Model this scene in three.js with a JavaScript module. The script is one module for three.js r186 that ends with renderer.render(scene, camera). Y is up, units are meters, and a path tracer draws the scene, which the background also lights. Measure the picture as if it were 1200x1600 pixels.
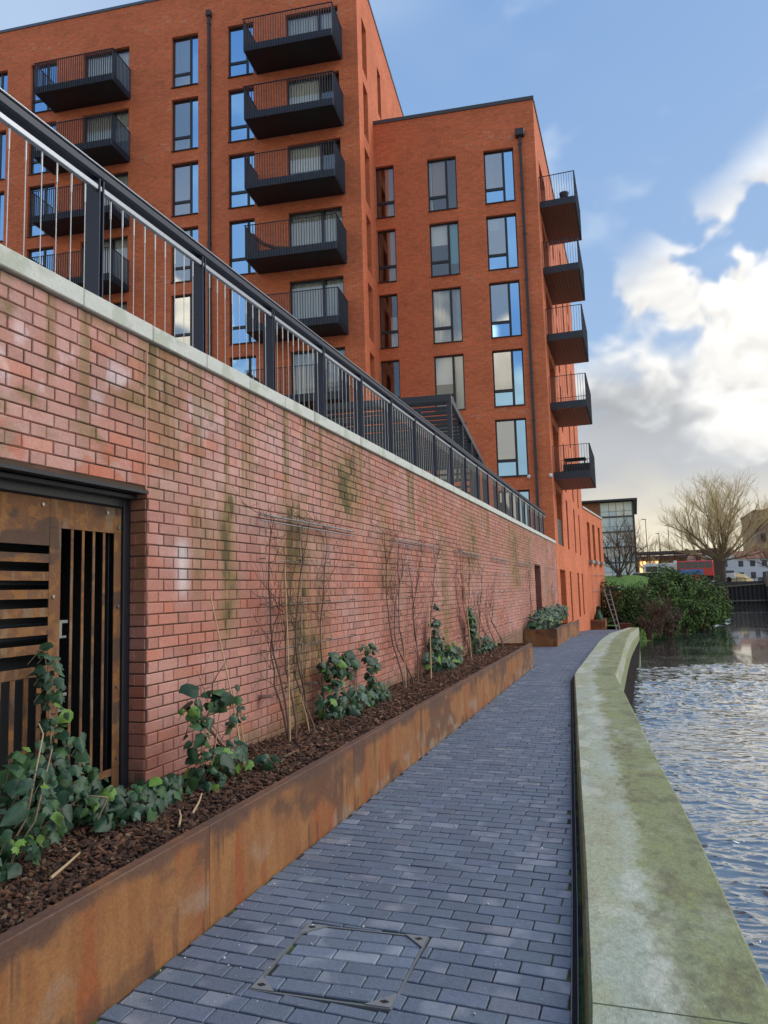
import * as THREE from 'three';
import { mergeGeometries, mergeVertices } from 'three/addons/utils/BufferGeometryUtils.js';

// ------------------------------------------------------------------ camera, sky, sun, exposure
const scene = new THREE.Scene();
const camera = new THREE.PerspectiveCamera(69.03, 0.75, 0.1, 4000);
camera.position.set(0, 1.6, 0);
camera.rotation.order = 'YXZ';
camera.rotation.set(THREE.MathUtils.degToRad(6.05), THREE.MathUtils.degToRad(18.48), THREE.MathUtils.degToRad(-1.57));
camera.updateMatrixWorld(true); camera.updateProjectionMatrix();
const renderer = new THREE.WebGLRenderer({ antialias: true });
renderer.toneMapping = THREE.LinearToneMapping;
renderer.toneMappingExposure = 3.1;
renderer.shadowMap.enabled = true;

const rad = THREE.MathUtils.degToRad, clamp = THREE.MathUtils.clamp, lerp = THREE.MathUtils.lerp;
const sstep = (a, b, x) => { const t = clamp((x - a) / (b - a), 0, 1); return t * t * (3 - 2 * t); };
const rng = (seed) => () => { seed |= 0; seed = seed + 0x6D2B79F5 | 0; let t = Math.imul(seed ^ seed >>> 15, 1 | seed); t = t + Math.imul(t ^ t >>> 7, 61 | t) ^ t; return ((t ^ t >>> 14) >>> 0) / 4294967296; };
const hash3 = (x, y, z) => { let h = Math.imul(x, 374761393) ^ Math.imul(y, 668265263) ^ Math.imul(z, 1274126177); h = Math.imul(h ^ h >>> 13, 1274126177); return ((h ^ h >>> 16) >>> 0) / 4294967296; };
const hmix = (h) => { h = Math.imul(h ^ h >>> 13, 1274126177); return ((h ^ h >>> 16) >>> 0) * 2.3283064365386963e-10; };
function n3(x, y, z) {
  const ix = Math.floor(x), iy = Math.floor(y), iz = Math.floor(z); let fx = x - ix, fy = y - iy, fz = z - iz;
  fx = fx * fx * (3 - 2 * fx); fy = fy * fy * (3 - 2 * fy); fz = fz * fz * (3 - 2 * fz);
  const X0 = Math.imul(ix, 374761393), X1 = Math.imul(ix + 1, 374761393), Y0 = Math.imul(iy, 668265263), Y1 = Math.imul(iy + 1, 668265263), Z0 = Math.imul(iz, 1274126177), Z1 = Math.imul(iz + 1, 1274126177);
  const a = hmix(X0 ^ Y0 ^ Z0), b = hmix(X1 ^ Y0 ^ Z0), c = hmix(X0 ^ Y1 ^ Z0), d = hmix(X1 ^ Y1 ^ Z0), e = hmix(X0 ^ Y0 ^ Z1), f = hmix(X1 ^ Y0 ^ Z1), g = hmix(X0 ^ Y1 ^ Z1), h = hmix(X1 ^ Y1 ^ Z1);
  const p = a + (b - a) * fx, q = c + (d - c) * fx, r = e + (f - e) * fx, t = g + (h - g) * fx, l0 = p + (q - p) * fy, l1 = r + (t - r) * fy;
  return l0 + (l1 - l0) * fz;
}
function n2(x, y, px = 0, py = 0, s = 0) {           // value noise, periodic when px, py are given
  const ix = Math.floor(x), iy = Math.floor(y); let fx = x - ix, fy = y - iy, x0 = ix, x1 = ix + 1, y0 = iy, y1 = iy + 1;
  fx = fx * fx * (3 - 2 * fx); fy = fy * fy * (3 - 2 * fy);
  if (px) { x0 %= px; if (x0 < 0) x0 += px; x1 = x0 + 1 === px ? 0 : x0 + 1; } if (py) { y0 %= py; if (y0 < 0) y0 += py; y1 = y0 + 1 === py ? 0 : y0 + 1; }
  const X0 = Math.imul(x0, 374761393), X1 = Math.imul(x1, 374761393), Z = Math.imul(s, 1274126177), Y0 = Math.imul(y0, 668265263) ^ Z, Y1 = Math.imul(y1, 668265263) ^ Z;
  const a = hmix(X0 ^ Y0), b = hmix(X1 ^ Y0), c = hmix(X0 ^ Y1), d = hmix(X1 ^ Y1), p = a + (b - a) * fx, q = c + (d - c) * fx;
  return p + (q - p) * fy;
}
function fbm2(x, y, oct, px = 0, py = 0, s = 0) { let v = 0, a = 0.5, t = 0; for (let i = 0; i < oct; i++) { v += a * n2(x, y, px, py, s + i); t += a; a *= 0.5; x *= 2; y *= 2; px *= 2; py *= 2; } return v / t; }
function fbm3(x, y, z, oct) { let v = 0, a = 0.5, t = 0; for (let i = 0; i < oct; i++) { v += a * n3(x, y, z); t += a; a *= 0.5; x = x * 2 + 7.3; y = y * 2 + 3.1; z = z * 2 + 1.7; } return v / t; }

const SUN_AZ = rad(66), SUN_EL = rad(44);          // out of view to the right over the river, placed to light wall and paving
function skyTexture() {
  const W = 2560, H = 1280, data = new Float32Array(W * H * 4), sd = [Math.sin(SUN_AZ) * Math.cos(SUN_EL), Math.sin(SUN_EL), -Math.cos(SUN_AZ) * Math.cos(SUN_EL)];
  for (let r = 0; r < H; r++) {
    const up = ((r + 0.5) / H - 0.5) * Math.PI, el = up * 180 / Math.PI, y = Math.sin(up), cu = Math.cos(up);
    for (let c = 0; c < W; c++) {
      const o = (r * W + c) * 4, rd = ((c + 0.5) / W - 0.5) * 2 * Math.PI, x = Math.cos(rd) * cu, z = Math.sin(rd) * cu;
      data[o + 3] = 1;
      if (el < 0) { data[o] = 0.25; data[o + 1] = 0.25; data[o + 2] = 0.24; continue; }
      const az = Math.atan2(x, -z) * 180 / Math.PI;                               // 0 straight along the path, positive to the right
      const sa = Math.acos(clamp(x * sd[0] + y * sd[1] + z * sd[2], -1, 1)) * 180 / Math.PI;
      // clear air
      const t = Math.pow(clamp(el / 62, 0, 1), 0.6);
      let R = lerp(0.140, 0.031, t), G = lerp(0.188, 0.077, t), B = lerp(0.245, 0.172, t);
      const glow = Math.exp(-sa / 12) * 0.25, wide = Math.exp(-sa / 30) * 0.04;
      R += glow + wide; G += glow * 0.95 + wide * 0.9; B += glow * 0.8 + wide * 0.6;
      // thin high veil
      const veil = 0.42 * sstep(0.52, 0.8, fbm3(x * 2.2 + 5, y * 4.5, z * 2.2, 4)) + 0.45 * sstep(-20, -46, az) * sstep(-120, -60, az) + 0.4 * sstep(0.62, 0.80, fbm3(x * 8 + 2, y * 14 + 7, z * 8 + 2, 5)) * sstep(20, 26, el) * sstep(60, 40, el);
      R = lerp(R, 0.20, veil); G = lerp(G, 0.23, veil); B = lerp(B, 0.265, veil);
      // cumulus bank, higher and brighter out of view to light wall and flats
      const away = sstep(12, 70, Math.abs(az + 12));
      const wob = fbm3(x * 3 + 11, y * 3, z * 3, 3) - 0.5;
      const side = az < -2 ? 0 : Math.min(az + 2, 18);
      const round = sstep(12, 60, Math.abs(az + 12)) * (1 - 0.8 * sstep(140, 155, Math.abs(az))), high = away * sstep(14, 22, el), top = 17.6 + 13 * round + 0.36 * side * (1 - 0.7 * sstep(60, 120, az)) + (az < -12 && az > -60 ? 3 : 0) + wob * 7;
      if (el < top + 14) {
        const q = 8.6, ys = 1.25, wx = (fbm3(x * 12, y * 12, z * 12 + 3, 4) - 0.5) * 0.08, wy = (fbm3(x * 12 + 5, y * 12, z * 12, 4) - 0.5) * 0.08;
        const X = (x + wx) * q + 3.7, Y = (y + wy) * q * ys + 1.1, Z = z * q + 9.2;
        const d0 = fbm3(X, Y, Z, 6), d1 = fbm3(X, Y + 0.17, Z, 5);
        const cover = clamp((top - el) / 7, -1.3, 0.5);
        let a = sstep(0.53 - 0.10 * cover, 0.60 - 0.10 * cover, d0) * sstep(-0.95, -0.2, cover);
        a = Math.max(a, sstep(19.0, 15.0, el + wob * 3 - (d0 - 0.5) * 20));
        const low = sstep(17.0, 10.5, el + wob * 5 + (d0 - 0.5) * 26);                 // grey underside of the bank
        const relief = clamp(0.6 + (d0 - d1) * 4.5, 0, 1);
        let br = lerp(0.21, 0.31, relief) * lerp(1, 2.0, high);
        const grey = lerp(0.112, 0.175, fbm3(x * 6, y * 13, z * 6, 5)) * lerp(1, 1.5, away);
        br = lerp(br, grey, low);
        const warm = sstep(9.5, 2, el + (d0 - 0.5) * 6) * lerp(1, 0.75, away);                        // pale yellow light low down
        let cr = br * lerp(1.0, 0.96, low), cg = br * lerp(0.985, 1.0, low), cb = br * lerp(0.95, 1.05, low);
        const ww = 1; cr = lerp(cr, 0.26 * ww, warm); cg = lerp(cg, 0.235 * ww, warm); cb = lerp(cb, 0.18 * ww, warm);
        cb *= lerp(1, 0.86, away); cg *= lerp(1, 0.97, away); R = lerp(R, cr, a); G = lerp(G, cg, a); B = lerp(B, cb, a);
      }
      data[o] = R * 1.2; data[o + 1] = G * 1.2; data[o + 2] = B * 1.2;
    }
  }
  const tx = new THREE.DataTexture(data, W, H, THREE.RGBAFormat, THREE.FloatType);
  tx.mapping = THREE.EquirectangularReflectionMapping; tx.magFilter = THREE.LinearFilter; tx.minFilter = THREE.LinearFilter; tx.needsUpdate = true;
  return tx;
}
const sky = skyTexture();
scene.background = sky; scene.environment = sky;
const sun = new THREE.DirectionalLight(new THREE.Color(1.0, 0.96, 0.90), 0.66);
sun.position.set(Math.sin(SUN_AZ) * Math.cos(SUN_EL) * 200, Math.sin(SUN_EL) * 200, -Math.cos(SUN_AZ) * Math.cos(SUN_EL) * 200);
sun.castShadow = true; sun.shadow.radius = 90; sun.shadow.mapSize.set(4096, 4096);
Object.assign(sun.shadow.camera, { left: -120, right: 120, top: 120, bottom: -120, near: 1, far: 600 });
scene.add(sun); scene.add(sun.target);

// ------------------------------------------------------------------ helpers
const used = {};
const numbered = (n) => { used[n] = (used[n] ?? -1) + 1; return used[n] ? n + '_' + String(used[n]).padStart(3, '0') : n; };
class GB {                                   // collects faces; flip: z counts forward along the path (world), else local axes
  constructor(flip = true) { this.f = flip ? -1 : 1; this.p = []; this.n = []; this.u = []; this.c = []; }
  vert(a, n, u, c) { this.p.push(a[0], a[1], a[2] * this.f); this.n.push(n[0], n[1], n[2] * this.f); this.u.push(u[0], u[1]); const k = c ?? [1, 1, 1]; this.c.push(k[0], k[1], k[2]); }
  autouv(a, n) { const ax = Math.abs(n[0]), ay = Math.abs(n[1]), az = Math.abs(n[2]); return ay >= ax && ay >= az ? [a[0], a[2]] : ax >= az ? [a[2], a[1]] : [a[0], a[1]]; }
  face(pts, ref, o = {}) {                   // flat polygon as a fan, turned so that its normal follows ref
    const [a, b, c] = pts, e = [b[0] - a[0], b[1] - a[1], b[2] - a[2]], g = [c[0] - a[0], c[1] - a[1], c[2] - a[2]];
    let n = [e[1] * g[2] - e[2] * g[1], e[2] * g[0] - e[0] * g[2], e[0] * g[1] - e[1] * g[0]]; const l = Math.hypot(...n) || 1; n = n.map((v) => v / l);
    let idx = pts.map((_, i) => i);
    const s = n[0] * ref[0] + n[1] * ref[1] + n[2] * ref[2] < 0;
    if (s) n = n.map((v) => -v);
    if (s !== (this.f < 0)) idx.reverse();
    const uv = (i) => o.uv ? (typeof o.uv === 'function' ? o.uv(pts[i], n) : o.uv[i]) : this.autouv(pts[i], n);
    for (let i = 1; i < idx.length - 1; i++) for (const k of [idx[0], idx[i], idx[i + 1]]) this.vert(pts[k], o.n ? o.n[k] : n, uv(k), o.col);
    return this;
  }
  box(x0, x1, y0, y1, z0, z1, o = {}) {
    const v = (i) => [i & 1 ? x1 : x0, i & 2 ? y1 : y0, i & 4 ? z1 : z0], sk = o.skip ?? '';
    const F = [['l', [0, 2, 6, 4], [-1, 0, 0]], ['r', [1, 3, 7, 5], [1, 0, 0]], ['d', [0, 1, 5, 4], [0, -1, 0]], ['u', [2, 3, 7, 6], [0, 1, 0]], ['n', [0, 1, 3, 2], [0, 0, -1]], ['f', [4, 5, 7, 6], [0, 0, 1]]];
    for (const [k, q, n] of F) if (!sk.includes(k)) this.face(q.map(v), n, o);
    return this;
  }
  cbox(x0, x1, y0, y1, z0, z1, c, o = {}) {  // box with chamfered edges
    const X = [x0, x1], Y = [y0, y1], Z = [z0, z1], cc = c;
    const P = (i, j, k, ax) => [ax === 0 ? X[i] : X[i] + (i ? -cc : cc), ax === 1 ? Y[j] : Y[j] + (j ? -cc : cc), ax === 2 ? Z[k] : Z[k] + (k ? -cc : cc)];
    for (const s of [0, 1]) {
      const g = s * 2 - 1;
      this.face([P(s, 0, 0, 0), P(s, 1, 0, 0), P(s, 1, 1, 0), P(s, 0, 1, 0)], [g, 0, 0], o);
      this.face([P(0, s, 0, 1), P(1, s, 0, 1), P(1, s, 1, 1), P(0, s, 1, 1)], [0, g, 0], o);
      this.face([P(0, 0, s, 2), P(1, 0, s, 2), P(1, 1, s, 2), P(0, 1, s, 2)], [0, 0, g], o);
      for (const t of [0, 1]) {
        const h = t * 2 - 1;
        this.face([P(s, t, 0, 0), P(s, t, 1, 0), P(s, t, 1, 1), P(s, t, 0, 1)], [g, h, 0], o);
        this.face([P(s, 0, t, 0), P(s, 1, t, 0), P(s, 1, t, 2), P(s, 0, t, 2)], [g, 0, h], o);
        this.face([P(0, s, t, 1), P(1, s, t, 1), P(1, s, t, 2), P(0, s, t, 2)], [0, g, h], o);
        for (const w of [0, 1]) this.face([P(s, t, w, 0), P(s, t, w, 1), P(s, t, w, 2)], [g, h, w * 2 - 1], o);
      }
    }
    return this;
  }
  bar(a, b, w, h, o = {}) {                  // rectangular bar from a to b, w across, h upwards
    const A = new THREE.Vector3(...a), d = new THREE.Vector3(...b).sub(A), L = d.length(); d.normalize();
    const up = Math.abs(d.y) > 0.95 ? new THREE.Vector3(0, 0, 1) : new THREE.Vector3(0, 1, 0), s = new THREE.Vector3().crossVectors(d, up).normalize(), t = new THREE.Vector3().crossVectors(s, d).normalize();
    const v = (i) => A.clone().addScaledVector(d, i & 4 ? L : 0).addScaledVector(s, (i & 1 ? 0.5 : -0.5) * w).addScaledVector(t, (i & 2 ? 0.5 : -0.5) * h).toArray();
    for (const [q, n] of [[[0, 2, 6, 4], s.clone().negate()], [[1, 3, 7, 5], s], [[0, 1, 5, 4], t.clone().negate()], [[2, 3, 7, 6], t], [[0, 1, 3, 2], d.clone().negate()], [[4, 5, 7, 6], d]]) this.face(q.map(v), n.toArray(), o);
    return this;
  }
  tube(pts, r0, r1, sides = 6, o = {}) {
    const V = pts.map((p) => new THREE.Vector3(...p)), rings = []; let ref = new THREE.Vector3(0.31, 0.2, 0.93);
    for (let i = 0; i < V.length; i++) {
      const d = V[Math.min(i + 1, V.length - 1)].clone().sub(V[Math.max(i - 1, 0)]).normalize();
      const s = new THREE.Vector3().crossVectors(d, ref); if (s.lengthSq() < 0.01) s.crossVectors(d, new THREE.Vector3(1, 0, 0)); s.normalize();
      const t = new THREE.Vector3().crossVectors(s, d), r = lerp(r0, r1, i / (V.length - 1)), ring = [];
      for (let k = 0; k < sides; k++) { const a = k / sides * 2 * Math.PI, n = s.clone().multiplyScalar(Math.cos(a)).addScaledVector(t, Math.sin(a)); ring.push([V[i].clone().addScaledVector(n, r).toArray(), n.toArray()]); }
      rings.push(ring);
    }
    let run = 0;
    for (let i = 0; i < rings.length - 1; i++) {
      const L = V[i].distanceTo(V[i + 1]);
      for (let k = 0; k < sides; k++) {
        const q = [rings[i][k], rings[i][(k + 1) % sides], rings[i + 1][(k + 1) % sides], rings[i + 1][k]];
        const m = [0, 1, 2].map((j) => q[0][1][j] + q[2][1][j]);
        this.face(q.map((e) => e[0]), m, { col: o.col, n: q.map((e) => e[1]), uv: [[k / sides, run], [(k + 1) / sides, run], [(k + 1) / sides, run + L], [k / sides, run + L]] });
      }
      run += L;
    }
    if (sides > 3 && !o.open) { for (const [ri, sg] of [[0, -1], [rings.length - 1, 1]]) { const d = V[ri].clone().sub(V[ri ? ri - 1 : 1]).normalize().toArray(); this.face(rings[ri].map((e) => e[0]), d, o); } }
    return this;
  }
  geom() {
    const g = new THREE.BufferGeometry();
    g.setAttribute('position', new THREE.Float32BufferAttribute(this.p, 3)); g.setAttribute('normal', new THREE.Float32BufferAttribute(this.n, 3));
    g.setAttribute('uv', new THREE.Float32BufferAttribute(this.u, 2)); g.setAttribute('color', new THREE.Float32BufferAttribute(this.c, 3));
    return g;
  }
}
function put(name, geo, mat, parent) {
  const m = new THREE.Mesh(geo instanceof GB ? geo.geom() : geo, mat); m.name = parent ? name : numbered(name); m.castShadow = m.receiveShadow = true;
  (parent ?? scene).add(m); return m;
}
function thing(name, label, category, group, pos) {
  const g = new THREE.Group(); g.name = numbered(name); g.userData = { label, category }; if (group) g.userData.group = group;
  if (pos) g.position.set(pos[0], pos[1], -pos[2]);
  scene.add(g); return g;
}
function tag(m, label, category, group) { Object.assign(m.userData, { label, category }); if (group) m.userData.group = group; return m; }
function structure(name, geo, mat) { const m = put(name, geo, mat); m.userData.kind = 'structure'; return m; }
const LUT = new Uint8Array(4097); for (let i = 0; i <= 4096; i++) { const l = i / 4096; LUT[i] = Math.round(255 * (l <= 0.0031308 ? l * 12.92 : 1.055 * Math.pow(l, 1 / 2.4) - 0.055)); }
function tex(w, h, fn, wrap = true) {        // fn(u, v, out) gives linear colour
  const d = new Uint8Array(w * h * 4), o = [0, 0, 0];
  for (let y = 0, i = 0; y < h; y++) for (let x = 0; x < w; x++, i += 4) { fn((x + 0.5) / w, (y + 0.5) / h, o); for (let c = 0; c < 3; c++) d[i + c] = LUT[Math.round(clamp(o[c], 0, 1) * 4096)]; d[i + 3] = 255; }
  const t = new THREE.DataTexture(d, w, h); t.colorSpace = THREE.SRGBColorSpace; t.magFilter = THREE.LinearFilter; t.wrapS = t.wrapT = wrap ? THREE.RepeatWrapping : THREE.ClampToEdgeWrapping; t.needsUpdate = true; return t;
}
function gtex(w, h, fn, wrap = true) {       // grey data (bump, roughness)
  const d = new Uint8Array(w * h * 4);
  for (let y = 0, i = 0; y < h; y++) for (let x = 0; x < w; x++, i += 4) { d[i] = d[i + 1] = d[i + 2] = Math.round(255 * clamp(fn((x + 0.5) / w, (y + 0.5) / h), 0, 1)); d[i + 3] = 255; }
  const t = new THREE.DataTexture(d, w, h); t.magFilter = THREE.LinearFilter; t.wrapS = t.wrapT = wrap ? THREE.RepeatWrapping : THREE.ClampToEdgeWrapping; t.needsUpdate = true; return t;
}
const every = (t, u, v = u) => { const c = t.clone(); c.repeat.set(1 / u, 1 / v); c.needsUpdate = true; return c; };   // repeats every u x v metres
const std = (o) => { const { c, ...r } = o; const m = new THREE.MeshStandardMaterial(r); if (c) m.color.setRGB(...c); return m; };
const mix3 = (o, r, g, b, a) => { o[0] = lerp(o[0], r, a); o[1] = lerp(o[1], g, a); o[2] = lerp(o[2], b, a); };
const YS = rad(6.45);                        // the flats stand slightly askew to the path
const gnd = (z) => z < 20 ? 0 : z < 28 ? -0.003 * (z - 20) * (z - 20) : -0.192 - 0.0475 * (z - 28);   // the path falls away gently further on

// fine grain shared by many surfaces
const grain = gtex(512, 512, (u, v) => 0.55 * fbm2(u * 24, v * 24, 5, 24, 24, 3) + 0.45 * n2(u * 180, v * 180, 180, 180, 9));
const metalPaint = std({ c: [0.022, 0.026, 0.036], roughness: 0.42, bumpMap: every(grain, 0.4), bumpScale: 0.0004 });
const paleMetal = std({ c: [0.34, 0.36, 0.39], roughness: 0.35, metalness: 0.6 });
const steel = std({ c: [0.42, 0.42, 0.42], roughness: 0.35, metalness: 0.9 });
const darkVoid = std({ c: [0.012, 0.012, 0.014], roughness: 0.9 });

// ------------------------------------------------------------------ ground, terrace floor, river
const soilMat = std({ c: [0.10, 0.085, 0.06], roughness: 1, bumpMap: every(grain, 1.5), bumpScale: 0.02 });
{
  const g = new GB().face([[-1500, -3.4, -400], [1500, -3.4, -400], [1500, -3.4, 2600], [-1500, -3.4, 2600]], [0, 1, 0]);
  structure('river_bed', g, soilMat);
}
const waterNormal = (() => {                                                        // slopes of the chop, 6 m square
  const N = 1024, S = 6, h = new Float32Array(N * N), d = new Uint8Array(N * N * 4);
  for (let y = 0; y < N; y++) for (let x = 0; x < N; x++) {
    const u = x / N, v = y / N, w1 = fbm2(u * 4, v * 4, 2, 4, 4, 31), w2 = fbm2(u * 4, v * 4, 2, 4, 4, 47), gust = 0.55 + 0.9 * sstep(0.3, 0.7, fbm2(u * 3, v * 3, 2, 3, 3, 57));
    const b = 1 - Math.abs(2 * fbm2(u * 9 + w2 * 1.5, v * 20 + w1 * 3, 3, 9, 20, 15) - 1), c = 1 - Math.abs(2 * fbm2(u * 22 + w1 * 2, v * 50 + w2 * 3, 2, 22, 50, 25) - 1);
    h[y * N + x] = gust * (0.17 * b * b + 0.05 * c + 0.03 * fbm2(u * 60, v * 130, 2, 60, 130, 35));
  }
  for (let y = 0; y < N; y++) for (let x = 0; x < N; x++) { const i = y * N + x, e = N / S / 2, sx = (h[y * N + (x + 1) % N] - h[y * N + (x + N - 1) % N]) * e, sy = (h[((y + 1) % N) * N + x] - h[((y + N - 1) % N) * N + x]) * e, l = 1 / Math.hypot(sx, sy, 1); d[i * 4] = 127.5 - 127.5 * sx * l; d[i * 4 + 1] = 127.5 - 127.5 * sy * l; d[i * 4 + 2] = 127.5 + 127.5 * l; d[i * 4 + 3] = 255; }
  const t = new THREE.DataTexture(d, N, N); t.magFilter = THREE.LinearFilter; t.wrapS = t.wrapT = THREE.RepeatWrapping; t.repeat.set(1 / S, 1 / S); t.needsUpdate = true; return t;
})();
const waterMat = new THREE.MeshPhysicalMaterial({ roughness: 0.05, ior: 2.5, clearcoat: 1, clearcoatRoughness: 0.04, normalMap: waterNormal, normalScale: new THREE.Vector2(1.15, 1.15) });
waterMat.color.setRGB(0.07, 0.085, 0.088); waterMat.clearcoatNormalMap = null;
const chopMat = waterMat.clone(); chopMat.normalScale = new THREE.Vector2(0.12, 0.12); 
const calmMat = waterMat.clone(); calmMat.normalScale = new THREE.Vector2(0.07, 0.07); 
{ // choppy reach: real waves where one can see them, a flat sheet with fine ripples further out
  const wave = (x, z) => {
    const w1 = n2(x * 0.5 + 3, z * 0.5, 0, 0, 71) * 2.2, w2 = n2(x * 0.45, z * 0.6 + 9, 0, 0, 72) * 2.2, gust = 0.45 + 0.9 * sstep(0.3, 0.75, fbm2(x * 0.28, z * 0.22, 2, 0, 0, 73));
    const a = 1 - Math.abs(2 * n2(x * 1.5 + w1, z * 3.6 + x * 0.6 + w2, 0, 0, 74) - 1), b = 1 - Math.abs(2 * n2(x * 3.2 + w2 * 1.3, z * 7.4 - x * 0.9 + w1, 0, 0, 75) - 1), c = n2(x * 7 + w1, z * 15 + w2, 0, 0, 76);
    return gust * (0.030 * a * a + 0.018 * b * b + 0.006 * c);
  };
  const P = [], N = [], U = [], I = [], far = (x) => (x < 3 ? lerp(36, 38, (x + 2.5) / 5.5) : lerp(38, 41, (x - 3) / 9)), zs = []; for (let z = 1.5; z < 42; z *= 1.0034) zs.push(z);
  const C = 230;
  zs.forEach((z) => { for (let i = 0; i <= C; i++) { const x = -0.9 + i / C * (0.25 * z + 3.4), k = sstep(far(x), far(x) - 3.5, z), e = 0.012, y = -2.03 + k * wave(x, z), sx = k * (wave(x + e, z) - wave(x - e, z)) / (2 * e), sz = k * (wave(x, z + e) - wave(x, z - e)) / (2 * e), l = Math.hypot(sx, sz, 1); P.push(x, y, -z); N.push(-sx / l, 1 / l, sz / l); U.push(x, z); } });
  for (let r = 0; r < zs.length - 1; r++) for (let i = 0; i < C; i++) { const a = r * (C + 1) + i, b = a + 1, c = a + C + 1, d = c + 1; I.push(a, b, c, b, d, c); }
  const g = new THREE.BufferGeometry(); g.setAttribute('position', new THREE.Float32BufferAttribute(P, 3)); g.setAttribute('normal', new THREE.Float32BufferAttribute(N, 3)); g.setAttribute('uv', new THREE.Float32BufferAttribute(U, 2)); g.setIndex(I);
  structure('river_water', g, chopMat);
  structure('river_water', new GB().face([[-2.5, -2.08, -60], [90, -2.08, -60], [90, -2.08, 47], [12, -2.08, 41], [3, -2.08, 38], [-2.5, -2.08, 36]], [0, 1, 0]), waterMat);
}
structure('river_water', new GB().face([[-2.5, -2.02, 160], [-2.5, -2.02, 34], [3, -2.02, 36], [12, -2.02, 39], [90, -2.02, 46], [90, -2.02, 160]], [0, 1, 0]), calmMat);

// ------------------------------------------------------------------ paved path
const paveTex = tex(1024, 1024, (u, v, o) => {
  const a = fbm2(u * 6, v * 6, 5, 6, 6, 1), b = n2(u * 300, v * 300, 300, 300, 2), s = sstep(0.56, 0.75, fbm2(u * 11, v * 11, 4, 11, 11, 8));
  const k = 0.78 + 0.34 * a + 0.22 * (b - 0.5);
  o[0] = 0.118 * k; o[1] = 0.150 * k; o[2] = 0.202 * k; mix3(o, 0.29, 0.31, 0.35, s * 0.45);
  if (n2(u * 190, v * 190, 190, 190, 77) > 0.985) mix3(o, 0.45, 0.45, 0.43, 0.6);
});
const paveRough = gtex(512, 512, (u, v) => 0.42 + 0.4 * fbm2(u * 8, v * 8, 4, 8, 8, 12));
const paverMat = std({ vertexColors: true, map: every(paveTex, 2.6), roughness: 1, roughnessMap: every(paveRough, 3.1), bumpMap: every(grain, 0.45), bumpScale: 0.0035 });
const jointTex = tex(512, 512, (u, v, o) => {
  const a = sstep(0.42, 0.62, fbm2(u * 9, v * 9, 4, 9, 9, 21)), b = n2(u * 160, v * 160, 160, 160, 4);
  o[0] = 0.026 + 0.02 * b; o[1] = 0.026 + 0.02 * b; o[2] = 0.025 + 0.015 * b; mix3(o, 0.075, 0.125, 0.025, a * 0.9 * (0.5 + b));
});
const jointMat = std({ map: every(jointTex, 2.2), roughness: 1, bumpMap: every(grain, 0.3), bumpScale: 0.006 });
const poly = (pts) => (z) => { for (let i = 1; i < pts.length; i++) if (z <= pts[i][1] || i === pts.length - 1) { const [x0, z0] = pts[i - 1], [x1, z1] = pts[i]; return lerp(x0, x1, (z - z0) / (z1 - z0)); } };
const kerbL = poly([[0.02, -2], [-0.21, 2.77], [-0.32, 4.22], [-0.48, 6.14], [-1.06, 13.2], [-1.0, 20.4], [-0.78, 30], [-0.62, 49]]);
const kerbR = poly([[0.70, -2], [0.37, 3.21], [0.31, 4.1], [0.23, 5.28], [0.07, 7.01], [-0.04, 8.47], [-0.19, 10.35], [-0.41, 13.0], [-0.34, 20.4], [-0.02, 48], [-0.01, 49]]);
const PATH_END = 50.5;
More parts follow.
